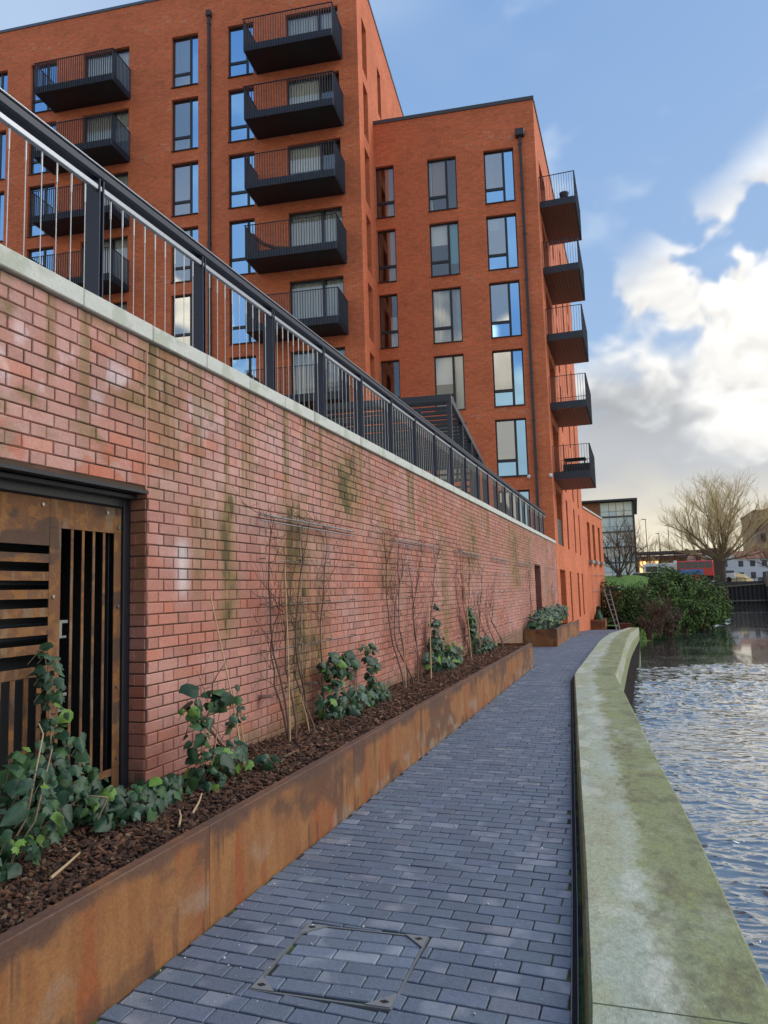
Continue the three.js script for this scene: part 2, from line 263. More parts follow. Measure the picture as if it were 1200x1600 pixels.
{
  const base = new GB();
  for (let z = -2; z < PATH_END; z += 1) base.face([[-3.2, gnd(z) - 0.012, z], [kerbL(z), gnd(z) - 0.012, z], [kerbL(z + 1), gnd(z + 1) - 0.012, z + 1], [-3.2, gnd(z + 1) - 0.012, z + 1]], [0, 1, 0]);
  const path = structure('path', base, jointMat);
  const R = rng(5), list = [], LX = 0.2, LZ = 0.1, tilt = -0.042, cov = { x0: -1.605, x1: -0.995, z0: 2.865, z1: 3.49 };
  for (let row = 0; row < 470; row++) {
    const zc = 1.2 + row * LZ * 1.03, drift = R() * 0.03;
    for (let k = -1; k < 13; k++) {
      let a = -2.06 + k * LX + (row % 2 ? 0.1 : 0) + drift, b = a + LX - 0.0075;
      const zm = zc + tilt * ((a + b) / 2 + 1.2), lim = (zm < 16 ? -2.058 : -2.96), end = kerbL(zm) - 0.098;
      a = Math.max(a, lim); b = Math.min(b, end);
      if (b - a < 0.025) continue;
      const z0 = zm - LZ / 2 + 0.003, z1 = zm + LZ / 2 - 0.0035;
      const hit = z1 > cov.z0 && z0 < cov.z1;
      for (const [p, q] of hit ? [[a, Math.min(b, cov.x0)], [Math.max(a, cov.x1), b]] : [[a, b]]) if (q - p > 0.02) list.push([p, q, z0, z1]);
      if (hit) { const p = Math.max(a, cov.x0 + 0.004), q = Math.min(b, cov.x1 - 0.004); if (q - p > 0.02) { if (cov.z0 - z0 > 0.02) list.push([p, q, z0, cov.z0 - 0.004]); if (z1 - cov.z1 > 0.02) list.push([p, q, cov.z1 + 0.012, z1]); } }
    }
    if (zc > 16 && zc < PATH_END - 1) for (let a = -2.96; a < -2.08; a += LX) { /* the bay between the planters is covered by the rows above */ break; }
  }
  // a wider bay beyond the first planter
  for (let row = 0; row < 330; row++) {
    const zm = 15.55 + row * LZ * 1.03; if (zm > PATH_END - 0.3) break;
    for (let a = -2.96 + (row % 2 ? 0.1 : 0); a < -2.1; a += LX) list.push([a, Math.min(a + LX - 0.006, -2.062), zm - LZ / 2 + 0.003, zm + LZ / 2 - 0.003]);
  }
  const v3 = new THREE.Vector3();
  const seen = list.map((b) => { const z = (b[2] + b[3]) / 2; v3.set((b[0] + b[1]) / 2, gnd(z), -z).project(camera); return [Math.abs(v3.x) < 1.03 && v3.y > -1.03 ? z : 1e3 + z, b]; }).sort((p, q) => p[0] - q[0]);
  const rest = new GB();
  seen.forEach(([d, b], i) => {
    const g = i < 300 ? new GB() : rest, z = (b[2] + b[3]) / 2, y = gnd(z) + (R() - 0.5) * 0.003, ta = (R() - 0.5) * 0.003, tb = (R() - 0.5) * 0.002, sl = gnd(b[3]) - gnd(b[2]);
    const t = 0.92 + R() * 0.18, w = R(), col = w > 0.96 ? [t * 1.15, t * 1.04, t * 0.98] : [t, t * (0.98 + R() * 0.04), t * (0.97 + R() * 0.06)];
    const [x0, x1, z0, z1] = b, sk = tilt * (x1 - x0) / 2, c = 0.0028, Y = (x, zz) => y + (x === x0 ? -ta : ta) + (zz === z0 ? -tb - sl / 2 : tb + sl / 2), Z = (x, zz) => zz + (x === x0 ? -sk : sk);
    const O = (x, zz) => [x, Y(x, zz) - c, Z(x, zz)], I = (x, zz) => [x + (x === x0 ? c : -c), Y(x, zz), Z(x, zz) + (zz === z0 ? c : -c)], D = (x, zz) => [x, y - 0.03, Z(x, zz)], ou = [R() * 9, R() * 9];
    const o = { col, uv: (p) => [p[0] + ou[0], p[2] + ou[1]] };
    g.face([I(x0, z0), I(x1, z0), I(x1, z1), I(x0, z1)], [0, 1, 0], o);
    for (const [p, q, n] of [[[x0, z0], [x1, z0], [0, 1, -1]], [[x0, z1], [x1, z1], [0, 1, 1]], [[x0, z0], [x0, z1], [-1, 1, 0]], [[x1, z0], [x1, z1], [1, 1, 0]]]) {
      g.face([I(...p), I(...q), O(...q), O(...p)], n, o); g.face([O(...p), O(...q), D(...q), D(...p)], n, o);
    }
    if (i < 300) put('paver', g, paverMat, path);
  });
  put('paver', rest, paverMat, path).userData.kind = 'stuff';
}
// recessed access cover
{
  const t = thing('access_cover', 'square recessed inspection cover with block infill and four corner keyholes', 'access cover', null, [-1.3, 0, 3.18]);
  const g = new GB(false), hx = 0.303, hz = 0.31, w = 0.010;
  const frameMat = std({ c: [0.155, 0.165, 0.175], roughness: 0.75, metalness: 0.1, bumpMap: every(grain, 0.2), bumpScale: 0.002 });
  for (const s of [-1, 1]) { g.box(s > 0 ? hx - w : -hx, s > 0 ? hx : -hx + w, -0.03, 0.002, -hz, hz); g.box(-hx + w, hx - w, -0.03, 0.0015, s > 0 ? hz - w : -hz, s > 0 ? hz : -hz + w); }
  const frame = put('frame', g, frameMat, t); frame.rotation.y = 0.03;
  put('tray', new GB(false).box(-hx + w, hx - w, -0.03, -0.014, -hz + w, hz - w), jointMat, frame);
  const R = rng(71), cm = paverMat;
  for (let r = 0; r < 6; r++) for (let k = -1; k < 4; k++) {
    let a = -hx + w + 0.004 + k * 0.203 + (r % 2 ? 0.1 : 0.02), b = a + 0.197; a = Math.max(a, -hx + w + 0.005); b = Math.min(b, hx - w - 0.005); if (b - a < 0.03) continue;
    const z0 = -hz + w + 0.004 + r * 0.0955, z1 = z0 + 0.089, tt = 1.02 + R() * 0.3;
    put('paver', new GB(false).cbox(a, b, -0.03, -0.001 + (R() - 0.5) * 0.002, z0, z1, 0.004, { col: [tt, tt, tt * 0.98], uv: (p) => [p[0] + r * 3.1, p[2] + k * 1.7] }), cm, frame);
  }
  const plate = std({ c: [0.215, 0.225, 0.23], roughness: 0.6, metalness: 0.2, bumpMap: every(grain, 0.15), bumpScale: 0.002 });
  for (const sx of [-1, 1]) for (const sz of [-1, 1]) {
    const X = sx * (hx - 0.006), Z = sz * (hz - 0.006), L = 0.105, gg = new GB(false);
    gg.face([[X, 0.006, Z], [X - sx * L, 0.006, Z], [X, 0.006, Z - sz * L]], [0, 1, 0]);
    gg.face([[X - sx * L, 0.006, Z], [X, 0.006, Z - sz * L], [X, -0.004, Z - sz * L], [X - sx * L, -0.004, Z]], [-sx, 0, -sz]);
    for (const [p, q, n] of [[[X, Z], [X - sx * L, Z], [0, 0, sz]], [[X, Z], [X, Z - sz * L], [sx, 0, 0]]]) gg.face([[p[0], 0.006, p[1]], [q[0], 0.006, q[1]], [q[0], -0.004, q[1]], [p[0], -0.004, p[1]]], n);
    const pl = put('corner_plate', gg, plate, frame);
    const kh = new GB(false), cx = X - sx * 0.033, cz = Z - sz * 0.033; kh.box(cx - 0.017, cx + 0.017, 0.0045, 0.0075, cz - 0.0055, cz + 0.0055); kh.box(cx - 0.007, cx + 0.007, 0.0045, 0.0078, cz - 0.011, cz + 0.011);
    put('keyhole', kh, darkVoid, pl);
  }
}
{
  const R = rng(311), g = new THREE.IcosahedronGeometry(1, 0), n = 260, im = new THREE.InstancedMesh(g, std({ roughness: 0.9 }), n), m = new THREE.Matrix4(), q = new THREE.Quaternion(), c = new THREE.Color();
  for (let i = 0; i < n; i++) { const z = 2.2 + 9 * Math.pow(R(), 1.6), x = lerp(-2.04, kerbL(z) - 0.12, Math.pow(R(), 1.5)), s = 0.0025 + R() * R() * 0.006; m.compose(new THREE.Vector3(x, s * 0.5, -z), q.setFromEuler(new THREE.Euler(R() * 6, R() * 6, 0)), new THREE.Vector3(s, s * 0.7, s)); im.setMatrixAt(i, m); const k = 0.25 + R() * 0.5; im.setColorAt(i, c.setRGB(k, k * 0.97, k * 0.9)); }
  im.name = 'grit'; im.castShadow = im.receiveShadow = true; im.userData = { kind: 'stuff', label: 'tiny pale stones scattered over the block paving', category: 'grit' }; scene.add(im);
}
// slot drain beside the river wall
{
  const t = thing('slot_drain', 'narrow dark slot drain with thin metal lips along the paving edge', 'drain', null, [0, 0, 0]);
  const lip = new GB(), slot = new GB();
  for (let z = -1; z < 49; z += 1.0) {
    const strip = (g, o0, o1, dy) => { const A = kerbL(z) - 0.1, B = kerbL(z + 1) - 0.1, y0 = gnd(z) + dy, y1 = gnd(z + 1) + dy; g.face([[A + o0, y0, z], [A + o1, y0, z], [B + o1, y1, z + 0.995], [B + o0, y1, z + 0.995]], [0, 1, 0]); };
    strip(lip, 0.001, 0.006, 0.004); strip(lip, 0.026, 0.031, 0.004); strip(slot, 0.006, 0.026, -0.008);
    const A = kerbL(z) - 0.1, B = kerbL(z + 1) - 0.1;
    for (const [o, n] of [[0.006, 1], [0.026, -1]]) lip.face([[A + o, gnd(z) + 0.004, z], [B + o, gnd(z + 1) + 0.004, z + 0.995], [B + o, gnd(z + 1) - 0.01, z + 0.995], [A + o, gnd(z) - 0.01, z]], [n, 0, 0]);
  }
  put('lip', lip, std({ c: [0.16, 0.16, 0.17], roughness: 0.5, metalness: 0.5 }), t); put('slot', slot, darkVoid, t);
}

// ------------------------------------------------------------------ river wall with its mossy coping
const kerbTex = tex(2048, 256, (u, v, o) => {
  const X = u * 14, Y = v * 0.7;                                                   // metres along and across
  const a = fbm2(u * 26, v * 2, 5, 26, 0, 41), b = fbm2(u * 90, v * 7, 4, 90, 0, 42), f = n2(u * 900, v * 60, 900, 0, 43), e = fbm2(u * 12, v * 1.2, 4, 12, 0, 44);
  const g2 = fbm2(u * 260, v * 18, 4, 260, 0, 45), g3 = fbm2(u * 60 + 3, v * 5, 5, 60, 0, 47);
  o[0] = 0.355; o[1] = 0.395; o[2] = 0.315;
  mix3(o, 0.35, 0.355, 0.20, sstep(0.36, 0.64, a) * 0.6); mix3(o, 0.28, 0.24, 0.15, sstep(0.5, 0.72, g3) * 0.4);
  const seam = 0.31 + (e - 0.5) * 0.14;
  const right = sstep(seam - 0.06, seam + 0.07, Y + (b - 0.5) * 0.16 + (g2 - 0.5) * 0.10);
  mix3(o, 0.205, 0.225, 0.09, right * (0.65 + 0.25 * a)); mix3(o, 0.14, 0.135, 0.075, right * sstep(0.44, 0.70, g3 * 0.6 + g2 * 0.4) * 0.75); mix3(o, 0.27, 0.29, 0.11, right * sstep(0.50, 0.72, b) * 0.45);
  mix3(o, 0.17, 0.16, 0.11, sstep(0.54, 0.74, g2 * 0.6 + b * 0.4) * 0.4);
  const pale = Math.exp(-Math.pow((Y - seam + 0.07 + (g2 - 0.5) * 0.12) / 0.05, 2)) * sstep(0.35, 0.6, e + 0.1); mix3(o, 0.44, 0.48, 0.42, pale * 0.3);
  mix3(o, 0.54, 0.54, 0.45, sstep(0.56, 0.70, fbm2(u * 34 + 5, v * 2.5, 4, 34, 0, 48)) * (1 - right * 0.6) * 0.5);
  const k = 0.84 + 0.32 * f; o[0] *= k; o[1] *= k; o[2] *= k;
  if (n2(u * 700, v * 46, 700, 0, 49) > 0.972) mix3(o, 0.56, 0.56, 0.46, 0.6);
  if (n2(u * 620, v * 40, 620, 0, 50) > 0.978) mix3(o, 0.08, 0.08, 0.05, 0.6);
});
const kerbMat = std({ map: kerbTex, roughness: 0.9, bumpMap: every(grain, 0.9 / 14 * 1, 0.6), bumpScale: 0.0035 });
kerbMat.bumpMap.repeat.set(22, 1.4);
{
  const t = thing('river_wall', 'low mossy concrete river wall bending along the water edge', 'wall', null, [0, 0, 0]);
  const joints = [-2, 2.9, 8.5, 13.1, 20.4, 27, 34, 41.5, 49];
  for (let s = 0; s < joints.length - 1; s++) {
    const g = new GB(), za = joints[s] + 0.004, zb = joints[s + 1] - 0.004, n = Math.max(3, Math.ceil((zb - za) / 0.7));
    const ring = (z) => { const l = kerbL(z), r = kerbR(z), y = gnd(z) + 0.12 + (s % 2 ? 0.001 : 0), lo = gnd(z) - 0.62, c = 0.014; return [[l - 0.055, gnd(z) - 0.05, z], [l - 0.03, y - c, z], [l - 0.03 + c, y, z], [r - c, y + 0.004, z], [r, y - c, z], [r, lo, z], [r - 0.12, lo, z]]; };
    const vv = [-0.16, -0.03, 0.0, 0.66, 0.69, 1.35, 1.45];
    for (let i = 0; i < n; i++) {
      const z0 = lerp(za, zb, i / n), z1 = lerp(za, zb, (i + 1) / n), A = ring(z0), B = ring(z1), nn = [[-1, 0.3, 0], [-1, 1, 0], [0, 1, 0], [1, 1, 0], [1, 0, 0], [0, -1, 0]];
      for (let k = 0; k < 6; k++) g.face([A[k], A[k + 1], B[k + 1], B[k]], nn[k], { uv: [[z0 / 14, vv[k] / 0.7], [z0 / 14, vv[k + 1] / 0.7], [z1 / 14, vv[k + 1] / 0.7], [z1 / 14, vv[k] / 0.7]] });
    }
    for (const [z, d] of [[za, -1], [zb, 1]]) g.face(ring(z), [0, 0, d], { uv: (p) => [p[0] / 14 + z * 0.31, p[1] / 0.7] });
    put('coping_segment', g, kerbMat, t);
  }
  const pile = new GB();
  for (let z = -2; z < 49; z += 0.5) {
    const w = 0.16, A = kerbR(z) - 0.02, B = kerbR(z + 0.5) - 0.02, M = (A + B) / 2, top = gnd(z) - 0.6;
    const pr = [[A, z], [A, z + 0.12], [M - w, z + 0.2], [M - w, z + 0.38], [B, z + 0.5]];
    for (let i = 0; i < 4; i++) pile.face([[pr[i][0], -3.3, pr[i][1]], [pr[i + 1][0], -3.3, pr[i + 1][1]], [pr[i + 1][0], top, pr[i + 1][1]], [pr[i][0], top, pr[i][1]]], [1, 0, 0]);
  }
  put('sheet_piling', pile, std({ c: [0.035, 0.028, 0.024], roughness: 0.8, bumpMap: every(grain, 0.8), bumpScale: 0.01 }), t);
}

// ------------------------------------------------------------------ brick retaining wall (Flemish bond)
const XW = -2.98, WALL_END = 30.48, TOP = 3.29, SOIL = 0.40;
const stain = (z, y, o, det) => {                                                   // colour of the brickwork at (z along, y up): fired clay, lime bloom, algae
  const a = fbm2(z * 1.3, y * 2.1, 4, 0, 0, 61), b = fbm2(z * 7, y * 4, 4, 0, 0, 62), f = n2(z * 95, y * 95, 0, 0, 63), row = Math.floor((y - 0.365) / 0.075), id = hash3(Math.floor((z + 1.2 - (row & 1 ? 0.16875 : 0)) / 0.16875), row, 3);
  o[0] = 0.44; o[1] = 0.172; o[2] = 0.122;
  mix3(o, 0.47, 0.145, 0.078, sstep(0.45, 0.7, fbm2(z * 2.2, y * 3, 3, 0, 0, 64)) * 0.55);
  const bloom = clamp(0.30 + 0.50 * sstep(1.2, 2.9, y + (a - 0.5) * 1.6) * sstep(12, 4, z + (a - 0.5) * 5) + 0.34 * sstep(0.46, 0.66, a) - 0.1 * sstep(20, 8, z) , 0, 0.95) * (0.5 + 0.62 * b);
  mix3(o, 0.56, 0.36, 0.325, bloom * 0.8);
  if (det) mix3(o, 0.74, 0.62, 0.66, sstep(0.50, 0.66, b) * (0.2 + 0.8 * id) * sstep(2.62, 2.8, y) * sstep(3.12, 2.98, y) * sstep(6.5, 3.8, z) * 0.6);
  const col = (zc, w, y0, y1, s) => Math.exp(-Math.pow((z - zc + (fbm2(y * 3 + s, zc, 3, 0, 0, 65) - 0.5) * w * 1.4) / w, 2)) * sstep(y0 - 0.25, y0 + 0.15, y) * sstep(y1 + 0.12, y1 - 0.2, y);
  const drip = 0.55 + 0.6 * (n2(z * 22, y * 1.2, 0, 0, 66) - 0.25);
  let m = 0.95 * col(5.08, 0.13, 1.35, 2.45, 1) + 0.6 * col(4.72, 0.14, 1.7, 2.4, 2) + 0.8 * col(6.35, 0.30, 0.4, 2.5, 3) + 0.45 * col(6.9, 0.25, 0.8, 2.3, 4) + 0.95 * col(7.7, 0.42, 2.5, 3.2, 5) + 0.5 * col(8.9, 0.3, 1.6, 2.9, 6)
    + 0.6 * col(11.9, 0.3, 0.6, 2.9, 7) + 0.55 * col(14.4, 0.8, 2.0, 3.1, 8) + 0.7 * col(19.5, 1.0, 1.6, 3.2, 9) + 0.6 * col(22.5, 1.0, 2.0, 3.2, 10) + 0.4 * col(27, 0.8, 0.4, 2.6, 11);
  m = clamp(m * drip * (1.0 + 1.0 * id), 0, 0.97);
  m = Math.max(m, (0.25 + 0.6 * id) * sstep(0.60, 0.74, fbm2(z * 3.1 + 4, y * 5.2, 4, 0, 0, 67)) * sstep(1.9, 2.7, y));
  { const cz = n2(z * 7.5, 1, 0, 0, 69), len = 0.25 + 1.1 * n2(z * 2.3, 5, 0, 0, 70); m = Math.max(m, 0.75 * sstep(0.66, 0.84, cz) * sstep(3.3 - len - 0.3, 3.3 - len * 0.5, y + (b - 0.5) * 0.3) * (0.4 + 0.8 * n2(z * 34, y * 2, 0, 0, 71))); }
  m = Math.max(m, 0.85 * Math.exp(-Math.pow((z - 3.95) / 0.22, 2) - Math.pow((y - 2.86) / 0.09, 2)));
  mix3(o, 0.225, 0.160, 0.055, m * 0.92);
  mix3(o, 0.105, 0.075, 0.026, sstep(0.6, 0.95, m) * 0.85 * sstep(0.35, 0.58, b));
  mix3(o, 0.72, 0.66, 0.66, 0.75 * Math.exp(-Math.pow((z - 4.47) / 0.07, 2)) * sstep(1.5, 1.75, y) * sstep(2.05, 1.9, y) * (0.3 + b));
  mix3(o, 0.16, 0.11, 0.05, sstep(0.62, 0.42, y + (b - 0.5) * 0.2) * sstep(4.6, 5.4, z) * 0.7);
  mix3(o, 0.50, 0.15, 0.08, 0.6 * sstep(0.55, 0.65, fbm2(z * 4 + 9, y * 6, 3, 0, 0, 68)) * sstep(2.62, 2.45, y) * sstep(4.4, 3.9, z) * sstep(2.2, 2.3, y));
  const k = 0.93 + 0.16 * f; o[0] *= k; o[1] *= k; o[2] *= k;
};
const wallNear = tex(2048, 640, (u, v, o) => stain(1.5 + u * 10.5, v * 3.4, o, 1), false), wallFar = tex(2048, 256, (u, v, o) => stain(12 + u * 20, v * 3.4, o, 0), false);
const brickBump = every(grain, 0.35);
const brickNear = std({ map: wallNear, vertexColors: true, roughness: 0.85, bumpMap: brickBump, bumpScale: 0.004 }), brickFar = std({ map: wallFar, vertexColors: true, roughness: 0.85, bumpMap: brickBump, bumpScale: 0.004 });
brickNear.bumpMap = grain.clone(); brickNear.bumpMap.repeat.set(30, 9.7); brickFar.bumpMap = grain.clone(); brickFar.bumpMap.repeat.set(57, 9.7);
const uvNear = (p) => [(p[2] - 1.5) / 10.5, p[1] / 3.4], uvFar = (p) => [(p[2] - 12) / 20, p[1] / 3.4];
const mortarTex = tex(2048, 256, (u, v, o) => { const z = u * 33 - 1.3, y = v * 4.4 - 1, b = n2(z * 60, y * 60, 0, 0, 4), a = fbm2(z * 1.6, y * 3.2, 5, 0, 0, 17), g = sstep(0.44, 0.60, a + 0.13 * sstep(1.7, 2.6, y) * sstep(16, 6, z)), k = 0.8 + 0.4 * b; o[0] = 0.235 * k; o[1] = 0.098 * k; o[2] = 0.068 * k; mix3(o, 0.055, 0.040, 0.026, g * 0.9); }, false);
const mortarMat = std({ map: mortarTex, roughness: 1 });
const wall = thing('brick_wall', 'long red brick retaining wall with pale coping beside the planted path', 'wall', null, [0, 0, 0]);
{
  const GATE = 4.07, GTOP = 2.285, R = rng(19), bricks = [], base = TOP - 39 * 0.075;
  for (let k = -4; k < 39; k++) {
    const y0 = base + k * 0.075 + 0.004, y1 = y0 + 0.067, off = -1.2 + (k & 1 ? 0.16875 : 0);
    for (let i = 0; i < 96; i++) for (const [s, L] of [[0, 0.217], [0.225, 0.1045]]) {
      let a = off + i * 0.3375 + s, b = a + L;
      if (a > WALL_END) continue; b = Math.min(b, WALL_END);
      if (y0 < GTOP) { if (b <= GATE + 0.03) continue; a = Math.max(a, GATE); }
      if (y0 < 2.27 && b > 23.6 && a < 25.1) { if (a < 23.6) b = 23.6; else if (b > 25.1) a = 25.1; else continue; }
      if (b - a < 0.025) continue;
      if (y1 < gnd(a) - 0.05) continue;
      bricks.push([a, b, y0, y1]);
    }
  }
  const v3 = new THREE.Vector3();
  const ranked = bricks.map((b) => { const z = (b[0] + b[1]) / 2, y = (b[2] + b[3]) / 2; v3.set(XW, y, -z).project(camera); const vis = Math.abs(v3.x) < 1.02 && Math.abs(v3.y) < 1.02 && y > 0.42; return [vis ? Math.hypot(3, y - 1.6, z) / Math.sqrt(b[1] - b[0]) : 1e4 + z, b]; }).sort((p, q) => p[0] - q[0]);
  const near = new GB(), far = new GB();
  ranked.forEach(([, b], i) => {
    const [z0, z1, y0, y1] = b, isNear = z1 < 11.9, g = i < 285 ? new GB() : isNear ? near : far, c = 0.004;
    const pr = (R() - 0.5) * 0.004, tn = (R() - 0.5) * 0.003, t = 0.90 + R() * 0.24, w = R(), h = (R() - 0.5) * 0.1;
    let col = [t * (1 + h * 0.4), t * (1 - h * 0.5), t * (1 - h)]; if (w > 0.97) col = [t * 0.80, t * 0.76, t * 0.76]; else if (w > 0.92) col = [t * 1.04, t * 0.88, t * 0.78];
    const o = { col, uv: isNear ? uvNear : uvFar }, j = () => (R() - 0.5) * 0.003, J = [j(), j(), j(), j()];
    const X = (z) => XW + pr + (z === z0 ? -tn : tn), I = (z, y, q) => [X(z), y + (y === y0 ? c : -c) + J[q], z + (z === z0 ? c : -c) + J[3 - q] * 0.6], O = (z, y) => [X(z) - c, y, z], B = (z, y) => [XW - (z0 === GATE ? 0.13 : 0.04), y, z];
    const cs = [[z0, y0], [z1, y0], [z1, y1], [z0, y1]], ns = [[0.5, -1, 0], [0.5, 0, 1], [0.5, 1, 0], [0.5, 0, -1]];
    g.face(cs.map(([z, y], q) => I(z, y, q)), [1, 0, 0], o);
    for (let q = 0; q < 4; q++) { const r = (q + 1) % 4; g.face([I(...cs[q], q), I(...cs[r], r), O(...cs[r]), O(...cs[q])], ns[q], o); g.face([O(...cs[q]), O(...cs[r]), B(...cs[r]), B(...cs[q])], ns[q], o); }
    if (i < 285) put('brick', g, isNear ? brickNear : brickFar, wall);
  });
  put('brick', near, brickNear, wall).userData.kind = 'stuff'; put('brick', far, brickFar, wall).userData.kind = 'stuff';
  const m = new GB(), xm = XW - 0.0072;
  for (const [a, b, y0, y1] of [[-1.2, GATE, GTOP, TOP], [GATE + 0.004, 23.6, -0.3, TOP], [23.6, 25.1, 2.27, TOP], [25.1, WALL_END, -0.6, TOP]]) m.box(xm - 0.33, xm, y0, y1, a, b, { uv: (p) => [(p[2] + 1.3) / 33, (p[1] + 1) / 4.4] });
  put('mortar', m, mortarMat, wall);
  // side of the gate opening: headers and closers
  for (let k = 1; k < 26; k++) {
    const y0 = base + k * 0.075 + 0.005; if (y0 + 0.065 > GTOP) break;
    for (const [xa, xb] of k % 2 ? [[XW - 0.13, XW - 0.09], [XW - 0.085, XW - 0.012]] : [[XW - 0.13, XW - 0.012]]) { const t = 0.8 + R() * 0.3; put('brick', new GB().cbox(xa, xb, y0, y0 + 0.065, GATE - 0.002 - R() * 0.002, GATE + 0.02, 0.003, { col: [t, t * 0.9, t * 0.85], uv: (p) => uvNear([0, p[1], p[2] + p[0] + 7.9]) }), brickNear, wall); }
  }
  // movement joint
  put('movement_joint', new GB().box(XW - 0.01, XW + 0.004, GTOP + 0.01, TOP - 0.06, 4.045, 4.057), std({ c: [0.46, 0.25, 0.19], roughness: 0.9 }), wall);
  // coping
  const capTex = tex(512, 128, (u, v, o) => { const a = fbm2(u * 14, v * 4, 5, 14, 4, 91), b = n2(u * 220, v * 60, 220, 60, 92); const k = 0.86 + 0.2 * a + 0.1 * b; o[0] = 0.60 * k; o[1] = 0.61 * k; o[2] = 0.56 * k; mix3(o, 0.30, 0.33, 0.22, sstep(0.55, 0.75, a) * 0.45); });
  const capMat = std({ map: every(capTex, 2.6, 0.65), roughness: 0.85, bumpMap: every(grain, 0.4), bumpScale: 0.003 });
  let z = -1.2; while (z < WALL_END - 0.1) { const e = Math.min(z + 0.66, WALL_END), dx = (R() - 0.5) * 0.005, dy = (R() - 0.5) * 0.004; put('coping_stone', new GB().cbox(XW - 0.36, XW + 0.032 + dx, TOP + 0.004, TOP + 0.115 + dy, z + 0.003, e - 0.003, 0.006, { uv: (p, n) => [p[2] + e, Math.abs(n[1]) > 0.7 ? p[0] : p[1]] }), capMat, wall); z = e; }
  // deep doorway further along
  const d = new GB(); d.box(XW - 0.42, XW - 0.34, gnd(24.3), 2.27, 23.6, 25.1); put('door', d, std({ c: [0.03, 0.025, 0.024], roughness: 0.5 }), wall);
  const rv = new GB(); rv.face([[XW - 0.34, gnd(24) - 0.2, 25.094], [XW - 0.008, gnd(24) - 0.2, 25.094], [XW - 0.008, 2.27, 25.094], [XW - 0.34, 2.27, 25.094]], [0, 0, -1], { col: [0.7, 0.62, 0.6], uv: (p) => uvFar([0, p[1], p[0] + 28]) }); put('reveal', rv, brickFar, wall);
}

// ------------------------------------------------------------------ weathered steel: gate and planters
const rustFn = (seed, gate) => (u, v, o) => {
  const X = u * 8, Y = v * 0.5, a = fbm2(u * 14, v * 1.6, 5, 14, 0, seed), b = fbm2(u * 46, v * 4, 4, 46, 0, seed + 1), s = fbm2(u * 110, v * 1.1, 4, 110, 0, seed + 2), f = n2(u * 900, v * 60, 900, 0, seed + 3);
  o[0] = 0.31; o[1] = 0.128; o[2] = 0.045;
  mix3(o, 0.39, 0.185, 0.066, sstep(0.42, 0.66, s) * 0.55);
  mix3(o, 0.33, 0.085, 0.025, sstep(0.58, 0.74, fbm2(u * 60, v * 0.5, 3, 60, 0, seed + 4)) * 0.75);
  mix3(o, 0.12, 0.062, 0.040, sstep(0.53, 0.72, a + 0.13 * sstep(0.26, 0.42, Y) + (b - 0.5) * 0.34) * 0.78);
  mix3(o, 0.115, 0.062, 0.045, sstep(0.395, 0.465, Y + (b - 0.5) * 0.12 + (a - 0.5) * 0.06) * 0.8);
  mix3(o, 0.12, 0.06, 0.035, sstep(0.60, 0.72, s) * sstep(0.52, 0.6, a) * 0.6);
  mix3(o, 0.36, 0.29, 0.22, sstep(0.53, 0.70, fbm2(u * 30 + 3, v * 2, 4, 30, 0, seed + 5)) * sstep(0.30, 0.12, Y + (b - 0.5) * 0.2) * 0.55);
  mix3(o, 0.13, 0.062, 0.036, sstep(0.60, 0.70, fbm2(u * 150, v * 0.7, 3, 150, 0, seed + 6)) * sstep(0.46, 0.62, fbm2(u * 22, v * 1.3, 3, 22, 0, seed + 7)) * 0.75);
  const k = 0.78 + 0.28 * f; o[0] *= k; o[1] *= k; o[2] *= k;
};
const rustTex = tex(2048, 128, rustFn(121)), rustRough = gtex(512, 512, (u, v) => 0.62 + 0.3 * fbm2(u * 10, v * 10, 4, 10, 10, 131));
const rustMat = std({ map: every(rustTex, 8, 0.5), roughness: 1, roughnessMap: every(rustRough, 1), metalness: 0.15, bumpMap: every(grain, 0.5), bumpScale: 0.0015 });
const gateTex = tex(1024, 1024, (u, v, o) => {
  const a = fbm2(u * 5, v * 9, 5, 5, 9, 141), b = fbm2(u * 26, v * 26, 4, 26, 26, 142), f = n2(u * 300, v * 300, 300, 300, 143);
  o[0] = 0.235; o[1] = 0.105; o[2] = 0.045; mix3(o, 0.36, 0.16, 0.045, sstep(0.5, 0.66, b) * 0.8); mix3(o, 0.09, 0.055, 0.042, sstep(0.47, 0.62, a) * 0.8); mix3(o, 0.33, 0.24, 0.15, sstep(0.6, 0.75, fbm2(u * 30, v * 6, 3, 30, 6, 144)) * 0.5);
  const k = 0.62 + 0.28 * f; o[0] *= k; o[1] *= k; o[2] *= k; if (n2(u * 210, v * 210, 210, 210, 145) > 0.986) mix3(o, 0.5, 0.42, 0.34, 0.7);
});
const gateMat = std({ map: every(gateTex, 1.3), roughness: 0.8, metalness: 0.15, bumpMap: every(grain, 0.3), bumpScale: 0.0015 });
